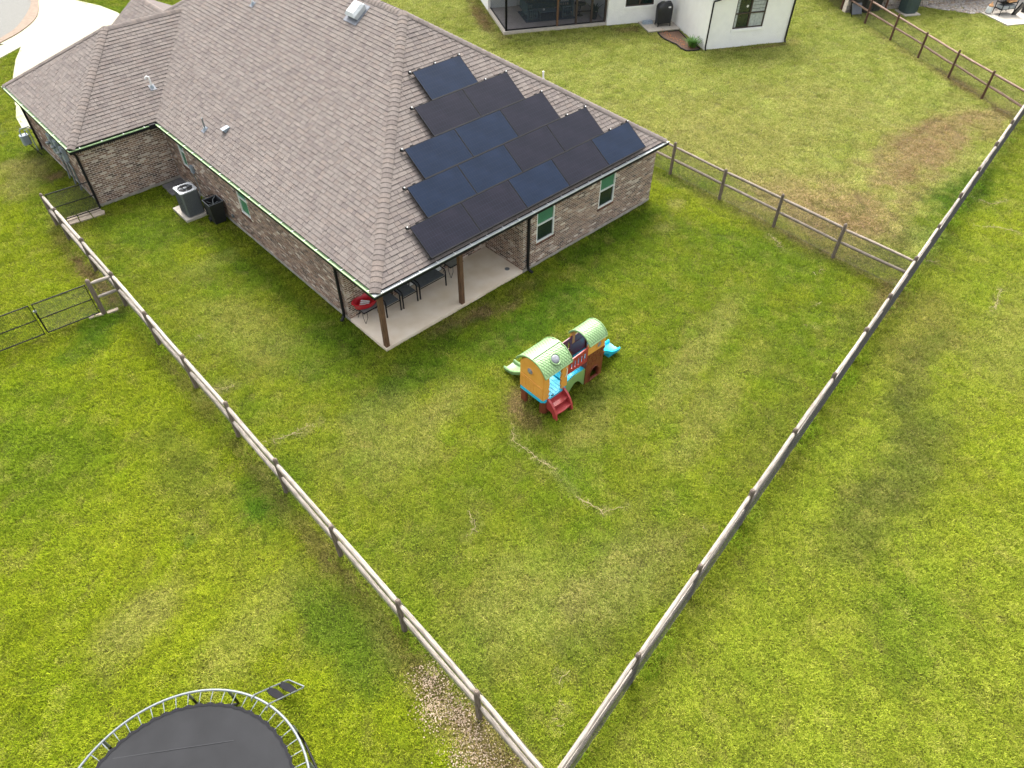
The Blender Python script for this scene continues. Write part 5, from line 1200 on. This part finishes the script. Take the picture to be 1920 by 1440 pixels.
def porch_chair(label, u, v, rz):
    t = thing('porch_chair', label, 'chair', wpos(u, v, .162), 'slat-sided chairs on the screened porch', ang+rz)
    for sx in (-1, 1):
        for k in range(5): mk(MB().box((sx*.33-.015, -.28+k*.13, .12), (sx*.33+.015, -.24+k*.13, .55)), 'slat', 'bluegrey', t)
        mk(MB().box((sx*.33-.04, -.34, .55), (sx*.33+.04, .34, .59)), 'arm', 'bluegrey', t); mk(MB().box((sx*.33-.02, -.33, .1), (sx*.33+.02, .33, .14)), 'side_rail', 'bluegrey', t)
        for sy in (-1, 1): mk(MB().cyl((sx*.33, sy*.3, 0), (sx*.33, sy*.3, .56), .02), 'leg', 'bluegrey', t)
    mb = MB(); bevel_box(mb, (-.3, -.3, .28), (.3, .3, .44), .04); mk(mb, 'seat_cushion', 'teal', t); mb = MB(); bevel_box(mb, (-.3, .2, .44), (.3, .34, .92), .05); mk(mb, 'back_cushion', 'teal', t)
    return t
porch_chair('blue-grey slat-sided armchair on the porch, left of the low table', -7.75, 6.0, math.pi/2+.2)
porch_chair('blue-grey slat-sided armchair on the porch, right of the low table', -5.6, 6.1, -math.pi/2)
t = thing('porch_sofa', 'dark teal sofa at the back of the screened porch', 'sofa', wpos(-6.7, 7.5, .15), rz=ang)
for lo, hi, nm in (((-1.0, -.35, .12), (1.0, .3, .42), 'seat_cushion'), ((-1.0, .2, .42), (1.0, .42, .9), 'back_cushion'), ((-1.12, -.35, .05), (-1.0, .42, .62), 'arm'), ((1.0, -.35, .05), (1.12, .42, .62), 'arm')):
    mb = MB(); bevel_box(mb, lo, hi, .05); mk(mb, nm, 'teal', t)
t = thing('coffee_table', 'low grey slatted table on the porch rug', 'table', wpos(-6.75, 6.0, .162), rz=ang)
mk(MB().box((-.5, -.3, .36), (.5, .3, .4)), 'tabletop', 'bluegrey', t)
for sx in (-1, 1):
    for sy in (-1, 1): mk(MB().cyl((sx*.46, sy*.26, 0), (sx*.46, sy*.26, .36), .02), 'leg', 'bluegrey', t)
tag(MB().lathe([(.05, 0), (.06, .06), (.03, .09)], wpos(-6.95, 5.95, .563), 12).build('candle_jar', M['white']), 'small white jar on the low porch table', 'jar')
t = thing('bistro_table', 'small round dark table beside the porch plant', 'table', wpos(-4.85, 5.9, .15)); mk(MB().lathe([(.32, .6), (.32, .63)], (0, 0, 0), 24), 'tabletop', 'black', t); mk(MB().lathe([(.2, 0), (.03, .03), (.03, .6)], (0, 0, 0), 12), 'pedestal', 'black', t)
def leaf_clump(name, label, cat, loc, n, h, spread, m, w_=.03, pot=None, droop=.6, seed=1):
    rr = random.Random(seed); t = thing(name, label, cat, loc); mb = MB()
    for i in range(n):
        a = rr.uniform(0, 6.28); L = h*rr.uniform(.7, 1.15); s_ = spread*rr.uniform(.3, 1.1); ww = w_*rr.uniform(.7, 1.2); x0_, y0_ = .25*spread*rr.gauss(0, .5), .25*spread*rr.gauss(0, .5)
        pts = []
        for k in range(5):
            q = k/4; rad = s_*q; z = L*(q*1.25-droop*q*q); wv = ww*(1-q)**.6 if k else ww*.6
            c = Vector((x0_+math.cos(a)*rad, y0_+math.sin(a)*rad, max(.01, z)+(pot or 0))); sv = Vector((-math.sin(a), math.cos(a), 0))*wv; pts += [c-sv, c+sv]
        mb.add(pts, [(2*k, 2*k+1, 2*k+3, 2*k+2) for k in range(4)])
    mk(mb, 'leaf', m, t, kind='stuff')
    if pot: mk(MB().lathe([(.14, 0), (.2, pot), (.17, pot), (.16, pot-.03)], (0, 0, 0), 16), 'pot', 'blackp', t)
    return t
leaf_clump('potted_plant', 'leafy dark potted plant inside the screened porch corner', 'plant', wpos(-4.25, 5.2, .15), 50, .6, .45, 'leafd', .045, .35, seed=3)
# grill, tiles, wrapped box
pt_ = [WL(-1.85, 4.44), WL(-1.9, 2.95), WL(-.01, 2.82), WL(-.01, 4.44)]
gp = thing('grill_pad', 'small pad of pale pinkish tiles under the covered grill', 'pad', (*WL(-1.9, 2.9), 0), rz=ang)
mk(MB().box((0, 0, -.03), (1.88, 1.52, .04)), 'bedding', 'foundation', gp)
for i in range(4):
    for j in range(3): mk(MB().box((.005+i*.47, .005+j*.507, .04), (.462+i*.47, .5+j*.507, .062)), 'tile', 'pad', gp)
t = thing('covered_grill', 'barbecue grill under a black fabric cover beside the white wall', 'grill', wpos(-.78, 3.62, .062), rz=ang)
prof = [(-.47, .12), (-.45, .5), (-.5, .85), (-.46, 1.02), (-.2, 1.1), (-.12, 1.2), (.3, 1.2), (.4, 1.08), (.47, .95), (.45, .5), (.42, .12)]
mb = MB(); n = 28; vs = []; levels = [(0.14, .93), (.4, .97), (.7, 1.0), (.95, 1.0), (1.05, .92), (1.18, .62), (1.2, .3)]
for z, q in levels:
    for i in range(n):
        a = 2*math.pi*i/n; ca, sa = math.cos(a), math.sin(a); sx = abs(ca)**.5*(1 if ca > 0 else -1); sy = abs(sa)**.5*(1 if sa > 0 else -1)
        fold = 1+.035*math.sin(a*9+z*3)*(1-z*.6); vs.append((sx*.44*q*fold+(.06 if z > 1.1 else 0), sy*.27*q*fold, z+.02*math.sin(a*3)))
mb.add(vs, [(j*n+i, j*n+(i+1) % n, (j+1)*n+(i+1) % n, (j+1)*n+i) for j in range(len(levels)-1) for i in range(n)]+[tuple(range((len(levels)-1)*n, len(levels)*n))]); mk(mb, 'cover', 'blackp', t, True)
for sx in (-1, 1):
    for sy in (-1, 1): mk(MB().cyl((sx*.36, sy*.2, 0), (sx*.34, sy*.18, .3), .03), 'leg', 'black', t)
mb = MB().lathe([(.085, 0), (.085, .004)], (0, 0, 0), 18); mb.v = [(.15+v[0], -.272-v[2]-.012, 1.0+v[1]*.5) for v in mb.v]; mk(mb, 'oval_badge', 'white', t)
t = thing('wrapped_box', 'flat pale blue wrapped bundle on the tiles beside the grill', 'box', wpos(-1.5, 4.05, .062), rz=ang)
mb = MB(); bevel_box(mb, (-.3, -.12, 0), (.3, .12, .09), .03); mk(mb, 'bundle', 'foil', t); mb = MB(); bevel_box(mb, (-.27, -.1, .09), (.27, .11, .15), .03); mk(mb, 'top_layer', 'foil', t)
# flower bed
bed = [(25.81, 10.34), (25.56, 9.94), (25.38, 9.53), (25.29, 8.97), (25.26, 8.62), (25.02, 8.17), (24.96, 7.73), (25.35, 7.45), (25.68, 7.42), (26.2, 8.6), (26.6, 9.27), (26.88, 9.72), (26.4, 10.0)]
bt = thing('flower_bed', 'mulched bed edged in black plastic along the white wall', 'flower bed', (25.6, 9, 0))
MB().prism(bed, -.03, .045).build('mulch', M['mulch'], bt); MB().tube([(x, y, .05) for x, y in bed], .035, 6, closed=True).build('edging', M['black'], bt)
fl_ = MB(); rr = random.Random(5)
for k in range(90):
    q = rr.random(); i = int(q*6); p = Vector(bed[i]).lerp(Vector(bed[i+1]), q*6-i)+Vector((.22+rr.random()*.35, .05)); s_ = rr.uniform(.015, .032)
    c = Vector((p.x, p.y, .06+rr.random()*.07)); fl_.add([c+Vector((s_, 0, 0)), c+Vector((0, s_, .02)), c+Vector((-s_, 0, 0)), c+Vector((0, -s_, .02))], [(0, 1, 2, 3)])
fl_.build('flower', M['orange_fl'], bt, kind='stuff')
leaf_clump('daylily_plant', 'bright green arching strap-leaf plant at the end of the flower bed', 'plant', (25.58, 7.85, .04), 170, .62, .58, 'leaf', .022, seed=9)

# ------------------------------------------------------------------ STONE HOUSE corner (far upper right)
SO = Vector((38.9, 3.45)); SA = Vector((.866, -.5)); SB = Vector((.5, .866)); sang = math.atan2(SA.y, SA.x)
shs = thing('stone_house', 'pale rubble-stone house wall cut off by the top right edge', 'house', (SO.x, SO.y, 0), rz=sang)
mk(MB().box((-3, .1, -.05), (12, .4, 2.6)), 'wall', 'mortar', shs)
stn = MB(); rr = random.Random(11); z = 0.; cnt = 0; cells = []
while z < 1.6:
    h = rr.uniform(.11, .2); x = -3.0
    while x < 12:
        w_ = rr.uniform(.14, .34); cells.append((x, x+w_, z, z+h)); x += w_
    z += h
def stone_mesh(w_, h, rn):
    mb = MB(); b = .02; mb.add([(0, .1, 0), (w_, .1, 0), (w_, .1, h), (0, .1, h), (b, .04, b), (w_-b, .035, b*1.3), (w_-b*1.2, .045, h-b), (b*.8, .04, h-b)], [(4, 5, 6, 7), (0, 1, 5, 4), (1, 2, 6, 5), (2, 3, 7, 6), (3, 0, 4, 7)], rn); return mb
near = [c for c in cells if c[2] < .75 and -2 < c[0] < 6][:290]
for c in near:
    o = mk(stone_mesh(c[1]-c[0]-.015, c[3]-c[2]-.015, rr.random()), 'stone', 'stone', shs); o.location = (c[0], 0, c[2])
for c in cells:
    if c in near: continue
    mb = stone_mesh(c[1]-c[0]-.015, c[3]-c[2]-.015, rr.random()); stn.add([(v[0]+c[0], v[1], v[2]+c[2]) for v in mb.v], mb.f, mb.r[0])
mk(stn, 'stone', 'stone', shs, kind='stuff')
mk(hipm(-3.4, .0-.3, 13, 9, 2.6), 'roof', 'shingle', shs)
# rock bed in front of the wall
rb = MB()
for k in range(900):
    u = rr.uniform(2.2, 6.2); v = rr.uniform(-1.6, .02)
    if v < -1.7*max(0, min(1, (u-2.0)/2.2)): continue
    p = SO+SA*u+SB*v; s_ = rr.uniform(.05, .12); rz_ = rr.random()*6
    T = Matrix.Translation((p.x, p.y, s_*.25)) @ Matrix.Rotation(rz_, 4, 'Z') @ Matrix.Rotation(rr.uniform(-.3, .3), 4, 'X')
    mb = MB().lathe([(s_*.5, -.3*s_), (s_, 0), (s_*.55, .4*s_)], (0, 0, 0), 6); rb.add([T @ Vector(v_) for v_ in mb.v], mb.f, rr.random())
o = rb.build('river_rock', M['stone']); o['kind'] = 'stuff'; tag(o, 'bed of pale rounded rocks at the foot of the stone wall', 'rocks')
struct(MB().prism([(42.3, -.1), (41.27, -2.19), (44.5, -4.05), (47, -1), (44.5, 1.5)], -.05, .05).build('neighbour_patio', M['pad']))
tag(MB().box((-.5, -.5, -.03), (.5, .5, .07), Matrix.Translation((39.0, 2.55, 0)) @ Matrix.Rotation(sang, 4, 'Z')).build('equipment_pad', M['pad']), 'pale pad under the dark green air conditioner by the stone wall', 'pad')
t = ac_unit('dark green air conditioner against the stone wall, far upper right', 39.0, 2.6, .07, .78, .78, .86, 'ac_green', 'ac_green', 'ac_green', True); t.rotation_euler = (0, 0, sang)
def wheelie(label, x, y, rz):
    t = thing('wheeled_bin', label, 'bin', (x, y, 0), 'black bins behind the far fence', rz); b = MB(); lo, hi = .22, .3
    b.add([(-lo, -lo, .05), (lo, -lo, .05), (lo, lo, .05), (-lo, lo, .05), (-hi, -hi, 1.0), (hi, -hi, 1.0), (hi, hi, 1.0), (-hi, hi, 1.0)], [(3, 2, 1, 0), (0, 1, 5, 4), (1, 2, 6, 5), (2, 3, 7, 6), (3, 0, 4, 7), (4, 5, 6, 7)]); mk(b, 'body', 'blackp', t)
    mk(MB().prism([(-.32, 1.0), (.34, 1.0), (.3, 1.06), (-.28, 1.09)], -.32, .32, PY(0)), 'lid', 'blackp', t)
    for s_ in (-1, 1): mk(MB().cyl((-.22, s_*.22, .1), (-.22, s_*.27, .1), .1, n=14), 'wheel', 'blackp', t)
    mk(MB().box((.301, -.06, .8), (.31, .06, .86)), 'sticker', 'white', t); return t
wheelie('black wheeled bin behind the far fence, leftmost', 36.75, 4.75, sang); wheelie('black wheeled bin behind the far fence, middle, with a white sticker', 37.3, 4.3, sang-1.5); wheelie('black wheeled bin behind the far fence, next to the stone wall', 37.9, 4.1, sang-1.5)
t = thing('wheelbarrow_tray', 'dark grey tray leaning behind the far fence beside the bins', 'tray', (36.35, 4.45, 0), rz=sang)
mk(MB().box((-.3, -.25, .02), (.3, -.2, .6), Matrix.Rotation(-.5, 4, 'X')), 'panel', 'ac', t); mk(MB().tube([(-.3, -.2, .02), (-.3, .1, .55), (.3, .1, .55), (.3, -.2, .02)], .02, 6), 'frame', 'black', t)
t = thing('fence_gate_stub', 'short red-brown post leaning rail beside the bins', 'post', (38.35, 3.7, 0)); MB().tube([(38.3, 3.6, 0), (38.3, 3.6, 1.25)], .06, 8).build('post', M['fpost_red'], t)
t = thing('garden_sprayer', 'white tank sprayer with an orange top on the far patio', 'sprayer', (42.35, -.65, .05))
mk(MB().lathe([(.12, 0), (.17, .05), (.17, .3), (.12, .36)], (0, 0, 0), 16), 'tank', 'sprayer', t, True); mk(MB().lathe([(.12, .36), (.13, .42), (.06, .5)], (0, 0, 0), 14), 'cap', 'deer', t); mk(MB().tube([(-.08, 0, .48), (-.08, 0, .58), (.08, 0, .58), (.08, 0, .48)], .015, 6), 'handle', 'deer', t)
t = thing('shelf_cart', 'black metal shelf cart with grey bins and a row of jars on the far patio', 'cart', (42.9, -1.25, .05), rz=sang+.1)
for sx in (-1, 1):
    for sy in (-1, 1): mk(MB().cyl((sx*.5, sy*.25, 0), (sx*.5, sy*.25, 1.0), .025, n=6), 'leg', 'black', t)
for z in (.3, .62, .95): mk(MB().box((-.52, -.27, z), (.52, .27, z+.03)), 'shelf', 'black', t)
for x in (-.27, .23): b = MB(); bevel_box(b, (x-.2, -.3, .34), (x+.2, .2, .5), .03); mk(b, 'grey_bin', 'cooler', t)
for k in range(4): mk(MB().lathe([(.05, 0), (.06, .08), (.04, .12)], (-.3+k*.18, -.1, .98), 10), 'jar', 'white', t)
mk(MB().box((-.2, -.28, .68), (.35, -.1, .78)), 'red_box', 'deer', t)
tag(MB().box((-.13, -.05, 0), (.13, .05, .85), Matrix.Translation((43.2, -1.75, .05)) @ Matrix.Rotation(sang, 4, 'Z') @ Matrix.Rotation(.45, 4, 'X')).build('black_board', M['blackp']), 'tall black panel leaning in front of the shelf cart', 'panel')
mb = MB(); bevel_box(mb, (-.25, -.25, 0), (.25, .25, .35), .08, Matrix.Translation((44.2, -2.1, .05))); tag(mb.build('storage_tub', M['blackp']), 'low dark tub at the right edge of the far patio', 'tub')

# ------------------------------------------------------------------ gravel patch by the left fence
pb = MB(); rr = random.Random(21)
blobs = [(-5.2, -8.5, .3, .35), (-5.5, -9.0, .3, .3), (-5.15, -9.3, .3, .5), (-5.25, -9.9, .3, .6), (-5.7, -10.2, .4, .5), (-5.3, -10.9, .5, .6), (-5.9, -11.0, .5, .5), (-5.6, -11.6, .5, .5)]
for k in range(3300):
    bx = rr.choice(blobs); x = bx[0]+rr.gauss(0, bx[2]*.6); y = bx[1]+rr.gauss(0, bx[3]*.6)
    if x > -4.9+.04: continue
    s_ = rr.uniform(.007, .02); T = Matrix.Translation((x, y, .012+s_*.2)) @ Matrix.Rotation(rr.random()*6, 4, 'Z') @ Matrix.Rotation(rr.uniform(-.5, .5), 4, 'X')
    vs = [(s_, 0, 0), (s_*.3, s_*.8, .1*s_), (-s_*.8, s_*.5, 0), (-s_*.7, -s_*.6, 0), (s_*.4, -s_*.8, 0), (0, 0, s_*.6), (0, 0, -s_*.4)]
    pb.add([T @ Vector(v) for v in vs], [(0, 1, 5), (1, 2, 5), (2, 3, 5), (3, 4, 5), (4, 0, 5), (1, 0, 6), (2, 1, 6), (3, 2, 6), (4, 3, 6), (0, 4, 6)], rr.random())
o = pb.build('gravel', M['pebble'], fix=False); o['kind'] = 'stuff'; tag(o, 'loose tan gravel along the left fence near the bottom corner', 'gravel')
# dead runners lying on the turf
sr = MB()
for ln in RUNNERS:
    for strand in range(2):
        pts = []; off = Vector((rr.gauss(0, .018), rr.gauss(0, .018)))
        for a, b in zip(ln[:-1], ln[1:]):
            n = max(2, int(math.dist(a, b)/.07))
            for k in range(n): pts.append(Vector(a).lerp(Vector(b), k/n)+off+Vector((rr.gauss(0, .022), rr.gauss(0, .022))))
        i0 = rr.randint(0, len(pts)//3); i1 = rr.randint(len(pts)*2//3, len(pts)); seg = pts[i0:i1]
        k = 0
        while k < len(seg)-3:
            m = rr.randint(3, 14); q = seg[k:k+m]; k += m+rr.choice((-1, -1, 0, 1))
            if len(q) > 2: sr.tube([Vector((p.x, p.y, .045+rr.uniform(-.006, .01))) for p in q], rr.uniform(.0025, .0055), 4, caps=False)
    for _ in range(int(len(pts)*.5)):
        p = rr.choice(pts); a = rr.random()*6.28; l_ = rr.uniform(.05, .2)
        sr.tube([Vector((p.x+math.cos(a+.5*t)*l_*t+rr.gauss(0, .01), p.y+math.sin(a+.5*t)*l_*t+rr.gauss(0, .01), .045)) for t in (0, .35, .7, 1)], .004, 3, caps=False)
o = sr.build('dead_runner', M['straw'], fix=False); o['kind'] = 'stuff'; tag(o, 'pale dead grass runners lying in thin squiggles on the lawn', 'dead grass')

# ------------------------------------------------------------------ GRASS: tufts scattered over the lawn, tinted by the lawn map
def grass():
    rng = np.random.RandomState(3)
    srcs = []
    m = bpy.data.materials.new('grass_blade'); m.use_nodes = True; n = m.node_tree.nodes; l = m.node_tree.links; b = n['Principled BSDF']
    at = n.new('ShaderNodeAttribute'); at.attribute_type = 'INSTANCER'; at.attribute_name = 'tint'
    a2 = n.new('ShaderNodeAttribute'); a2.attribute_name = 'rnd'
    rr_ = n.new('ShaderNodeValToRGB'); e = rr_.color_ramp.elements; e[0].color = (.46, .52, .42, 1); e[1].position = 1; e[1].color = (1.55, 1.45, 2.2, 1)
    for p_, c_ in ((.25, (.75, .85, .7, 1)), (.5, (1.05, 1.08, 1, 1)), (.78, (1.26, 1.22, 1.5, 1))): x = e.new(p_); x.color = c_
    l.new(a2.outputs['Fac'], rr_.inputs[0])
    mx = n.new('ShaderNodeMix'); mx.data_type = 'RGBA'; mx.blend_type = 'MULTIPLY'; mx.inputs['Factor'].default_value = 1
    l.new(at.outputs['Color'], mx.inputs[6]); l.new(rr_.outputs[0], mx.inputs[7]); l.new(mx.outputs[2], b.inputs['Base Color']); b.inputs['Roughness'].default_value = .8; b.inputs['Specular IOR Level'].default_value = .06
    for k in range(8):
        mb = MB(); r0 = .17
        nb = 0
        while nb < 95:
            rad = r0*math.sqrt(rng.rand()); a = rng.rand()*6.28; x, y = rad*math.cos(a), rad*math.sin(a)
            if vnoise(np.array([x/.032+20]), np.array([y/.032+40]), k*13+3)[0] < .42: continue      # gaps between the clumps
            nb += 1
            h = rng.uniform(.018, .05); ln = rng.uniform(.015, .06); d = rng.rand()*6.28; w_ = rng.uniform(.0022, .0046); s_ = (-math.sin(d)*w_, math.cos(d)*w_); c, s2 = math.cos(d), math.sin(d)
            mb.add([(x-s_[0], y-s_[1], -.01), (x+s_[0], y+s_[1], -.01), (x+c*ln*.45+s_[0]*.8, y+s2*ln*.45+s_[1]*.8, h*.8), (x+c*ln*.45-s_[0]*.8, y+s2*ln*.45-s_[1]*.8, h*.8), (x+c*ln, y+s2*ln, h)], [(0, 1, 2, 3), (3, 2, 4)], float(np.clip((vnoise(np.array([x/.045+50]), np.array([y/.045+90]), k*7)[0]-.5)*1.9+.5+rng.uniform(-.25, .25), 0, 1)))
        me = mb.mesh('grass_tuft', m, fix=False); o = bpy.data.objects.new('grass_tuft', me); srcs.append(o)
    # candidate points inside the camera's ground footprint plus a margin
    D = 62.; P = []
    x = rng.uniform(-15, 52, 200000); y = rng.uniform(-21, 44, 200000)
    c = np.stack([x-CAM.x, y-CAM.y, np.full(x.shape, -CAM.z)], 1); zc = c @ np.array(fw); xc = c @ np.array(rt)/np.maximum(zc, .1); yc = c @ np.array(up)/np.maximum(zc, .1)
    ok = (zc > 1) & (np.abs(xc) < 960/FPX*1.07) & (np.abs(yc) < 720/FPX*1.07)
    x, y = x[ok], y[ok]
    def inside(poly, g=0.):
        r = np.ones(x.shape, bool) & False; n_ = len(poly)
        for i in range(n_):
            (x1, y1), (x2, y2) = poly[i], poly[(i+1) % n_]
            cond = ((y1 > y) != (y2 > y)); xi = (x2-x1)*(y-y1)/((y2-y1) if y2 != y1 else 1e-9)+x1; r ^= cond & (x < xi)
        return r
    bad = np.zeros(x.shape, bool)
    def rect(a, b, c_, d): return [(a, b), (c_, b), (c_, d), (a, d)]
    for q in [rect(-.02, -.03, WD+.02, 20.2), rect(-WX-.02, YI+OG-.02, 0, 20.2), rect(-1.25, 10.38, -.36, 11.58), rect(-.82, 12.5, 0, 13.6), rect(-.52, 9.5, -.1, 9.95),
              [(-.85, 32.48), (-.17, 31.3), (-1.7, 27.7), (-2.9, 21.2), (5.4, 20.9), (5.5, 32.9), (4.48, 36.6), (4.2, 41.5), (3, 38), (2, 35.2)], inner+[(-30, 50), (-30, 29.9)], [(-6, 28.3), (-1.45, 30.5), (-.2, 31.3), (-.9, 32.5), (-6.2, 29.2)],
              outer+inner[::-1], [(-2.62, 24.4), (-3.05, 21.2), (-3.9, 18.2), (-3.45, 18.05), (-2.8, 20.9)], bed, pt_, [WL(-9.6, 4.5), WL(-3.75, 4.5), WL(-3.75, 14), WL(-9.6, 14)], [WL(-.02, -.02), WL(4.75, -.02), WL(4.75, 14), WL(-.02, 14)], [WL(-3.8, 4.43), WL(0, 4.43), WL(0, 14), WL(-3.8, 14)],
              [(42.3, -.1), (41.27, -2.19), (44.5, -4.05), (47, -1), (44.5, 1.5)], [tuple(SO+SA*-3), tuple(SO+SA*12), tuple(SO+SA*12+SB*9), tuple(SO-SA*3+SB*9)]]+FLAG:
        bad |= inside(q)
    x, y = x[~bad], y[~bad]
    tint = lawn(x, y)
    # thinner where soil or gravel shows
    brown = np.clip((tint[:, 0]-tint[:, 1])*22, 0, 1); g = np.zeros(x.shape)
    for bx in blobs: g = np.maximum(g, np.exp(-(((x-bx[0])/bx[2])**2+((y-bx[1])/bx[3])**2)))
    keep = rng.rand(len(x)) > brown*.45+g*.7
    x, y, tint = x[keep], y[keep], tint[keep]
    print('grass tufts', len(x))
    N = len(x); me = bpy.data.meshes.new('grass'); me.vertices.add(N)
    z = (fbm(x*.7, y*.7, 5)-.5)*.03-.012
    me.vertices.foreach_set('co', np.stack([x, y, z], 1).astype(np.float32).ravel())
    fd_ = y+11.3113-(x+2.2234)*.1329; lfd = x+4.87
    tall = np.clip(1-np.abs(fd_+.10)/.16, 0, 1)*(x > -4.8)+np.clip(1-np.abs(lfd)/.1, 0, 1)*(y > -11.6)*(y < 13.4)*.6
    sc_ = rng.uniform(.8, 1.2, N)*(.85+.4*fbm(x*1.1, y*1.1, 77))+tall*np.clip((fbm(x*2.2, y*2.2, 91)-.42)*6, 0, 1)*.95
    asc = me.attributes.new('sc', 'FLOAT', 'POINT'); asc.data.foreach_set('value', sc_.astype(np.float32))
    tl_ = np.clip(sc_-1.25, 0, .6)[:, None]; tint = tint*(1-tl_)+np.array([.15, .27, .01])*tl_
    a = me.attributes.new('tint', 'FLOAT_COLOR', 'POINT'); t_ = np.c_[tint*(rng.uniform(.85, 1.18, N))[:, None], np.ones(N)]; a.data.foreach_set('color', t_.astype(np.float32).ravel())
    o = bpy.data.objects.new('grass', me); C.objects.link(o); o['kind'] = 'stuff'; tag(o, 'mown lawn grass around the houses, green with dry yellow patches', 'grass')
    gn = bpy.data.node_groups.new('scatter_grass', 'GeometryNodeTree'); gn.interface.new_socket('Geometry', in_out='INPUT', socket_type='NodeSocketGeometry'); gn.interface.new_socket('Geometry', in_out='OUTPUT', socket_type='NodeSocketGeometry')
    N_ = gn.nodes; K = gn.links; gi = N_.new('NodeGroupInput'); go = N_.new('NodeGroupOutput'); iop = N_.new('GeometryNodeInstanceOnPoints'); g2i = N_.new('GeometryNodeGeometryToInstance')
    for s_ in srcs:
        oi = N_.new('GeometryNodeObjectInfo'); oi.inputs['Object'].default_value = s_; K.new(oi.outputs['Geometry'], g2i.inputs[0])
    K.new(gi.outputs[0], iop.inputs['Points']); K.new(g2i.outputs[0], iop.inputs['Instance']); iop.inputs['Pick Instance'].default_value = True
    rv = N_.new('FunctionNodeRandomValue'); rv.data_type = 'FLOAT_VECTOR'; rv.inputs[0].default_value = (-.1, -.1, 0); rv.inputs[1].default_value = (.1, .1, 6.283); K.new(rv.outputs[0], iop.inputs['Rotation'])
    rs = N_.new('GeometryNodeInputNamedAttribute'); rs.data_type = 'FLOAT'; rs.inputs['Name'].default_value = 'sc'; K.new(rs.outputs['Attribute'], iop.inputs['Scale'])
    K.new(iop.outputs[0], go.inputs[0])
    md = o.modifiers.new('scatter', 'NODES'); md.node_group = gn
grass()
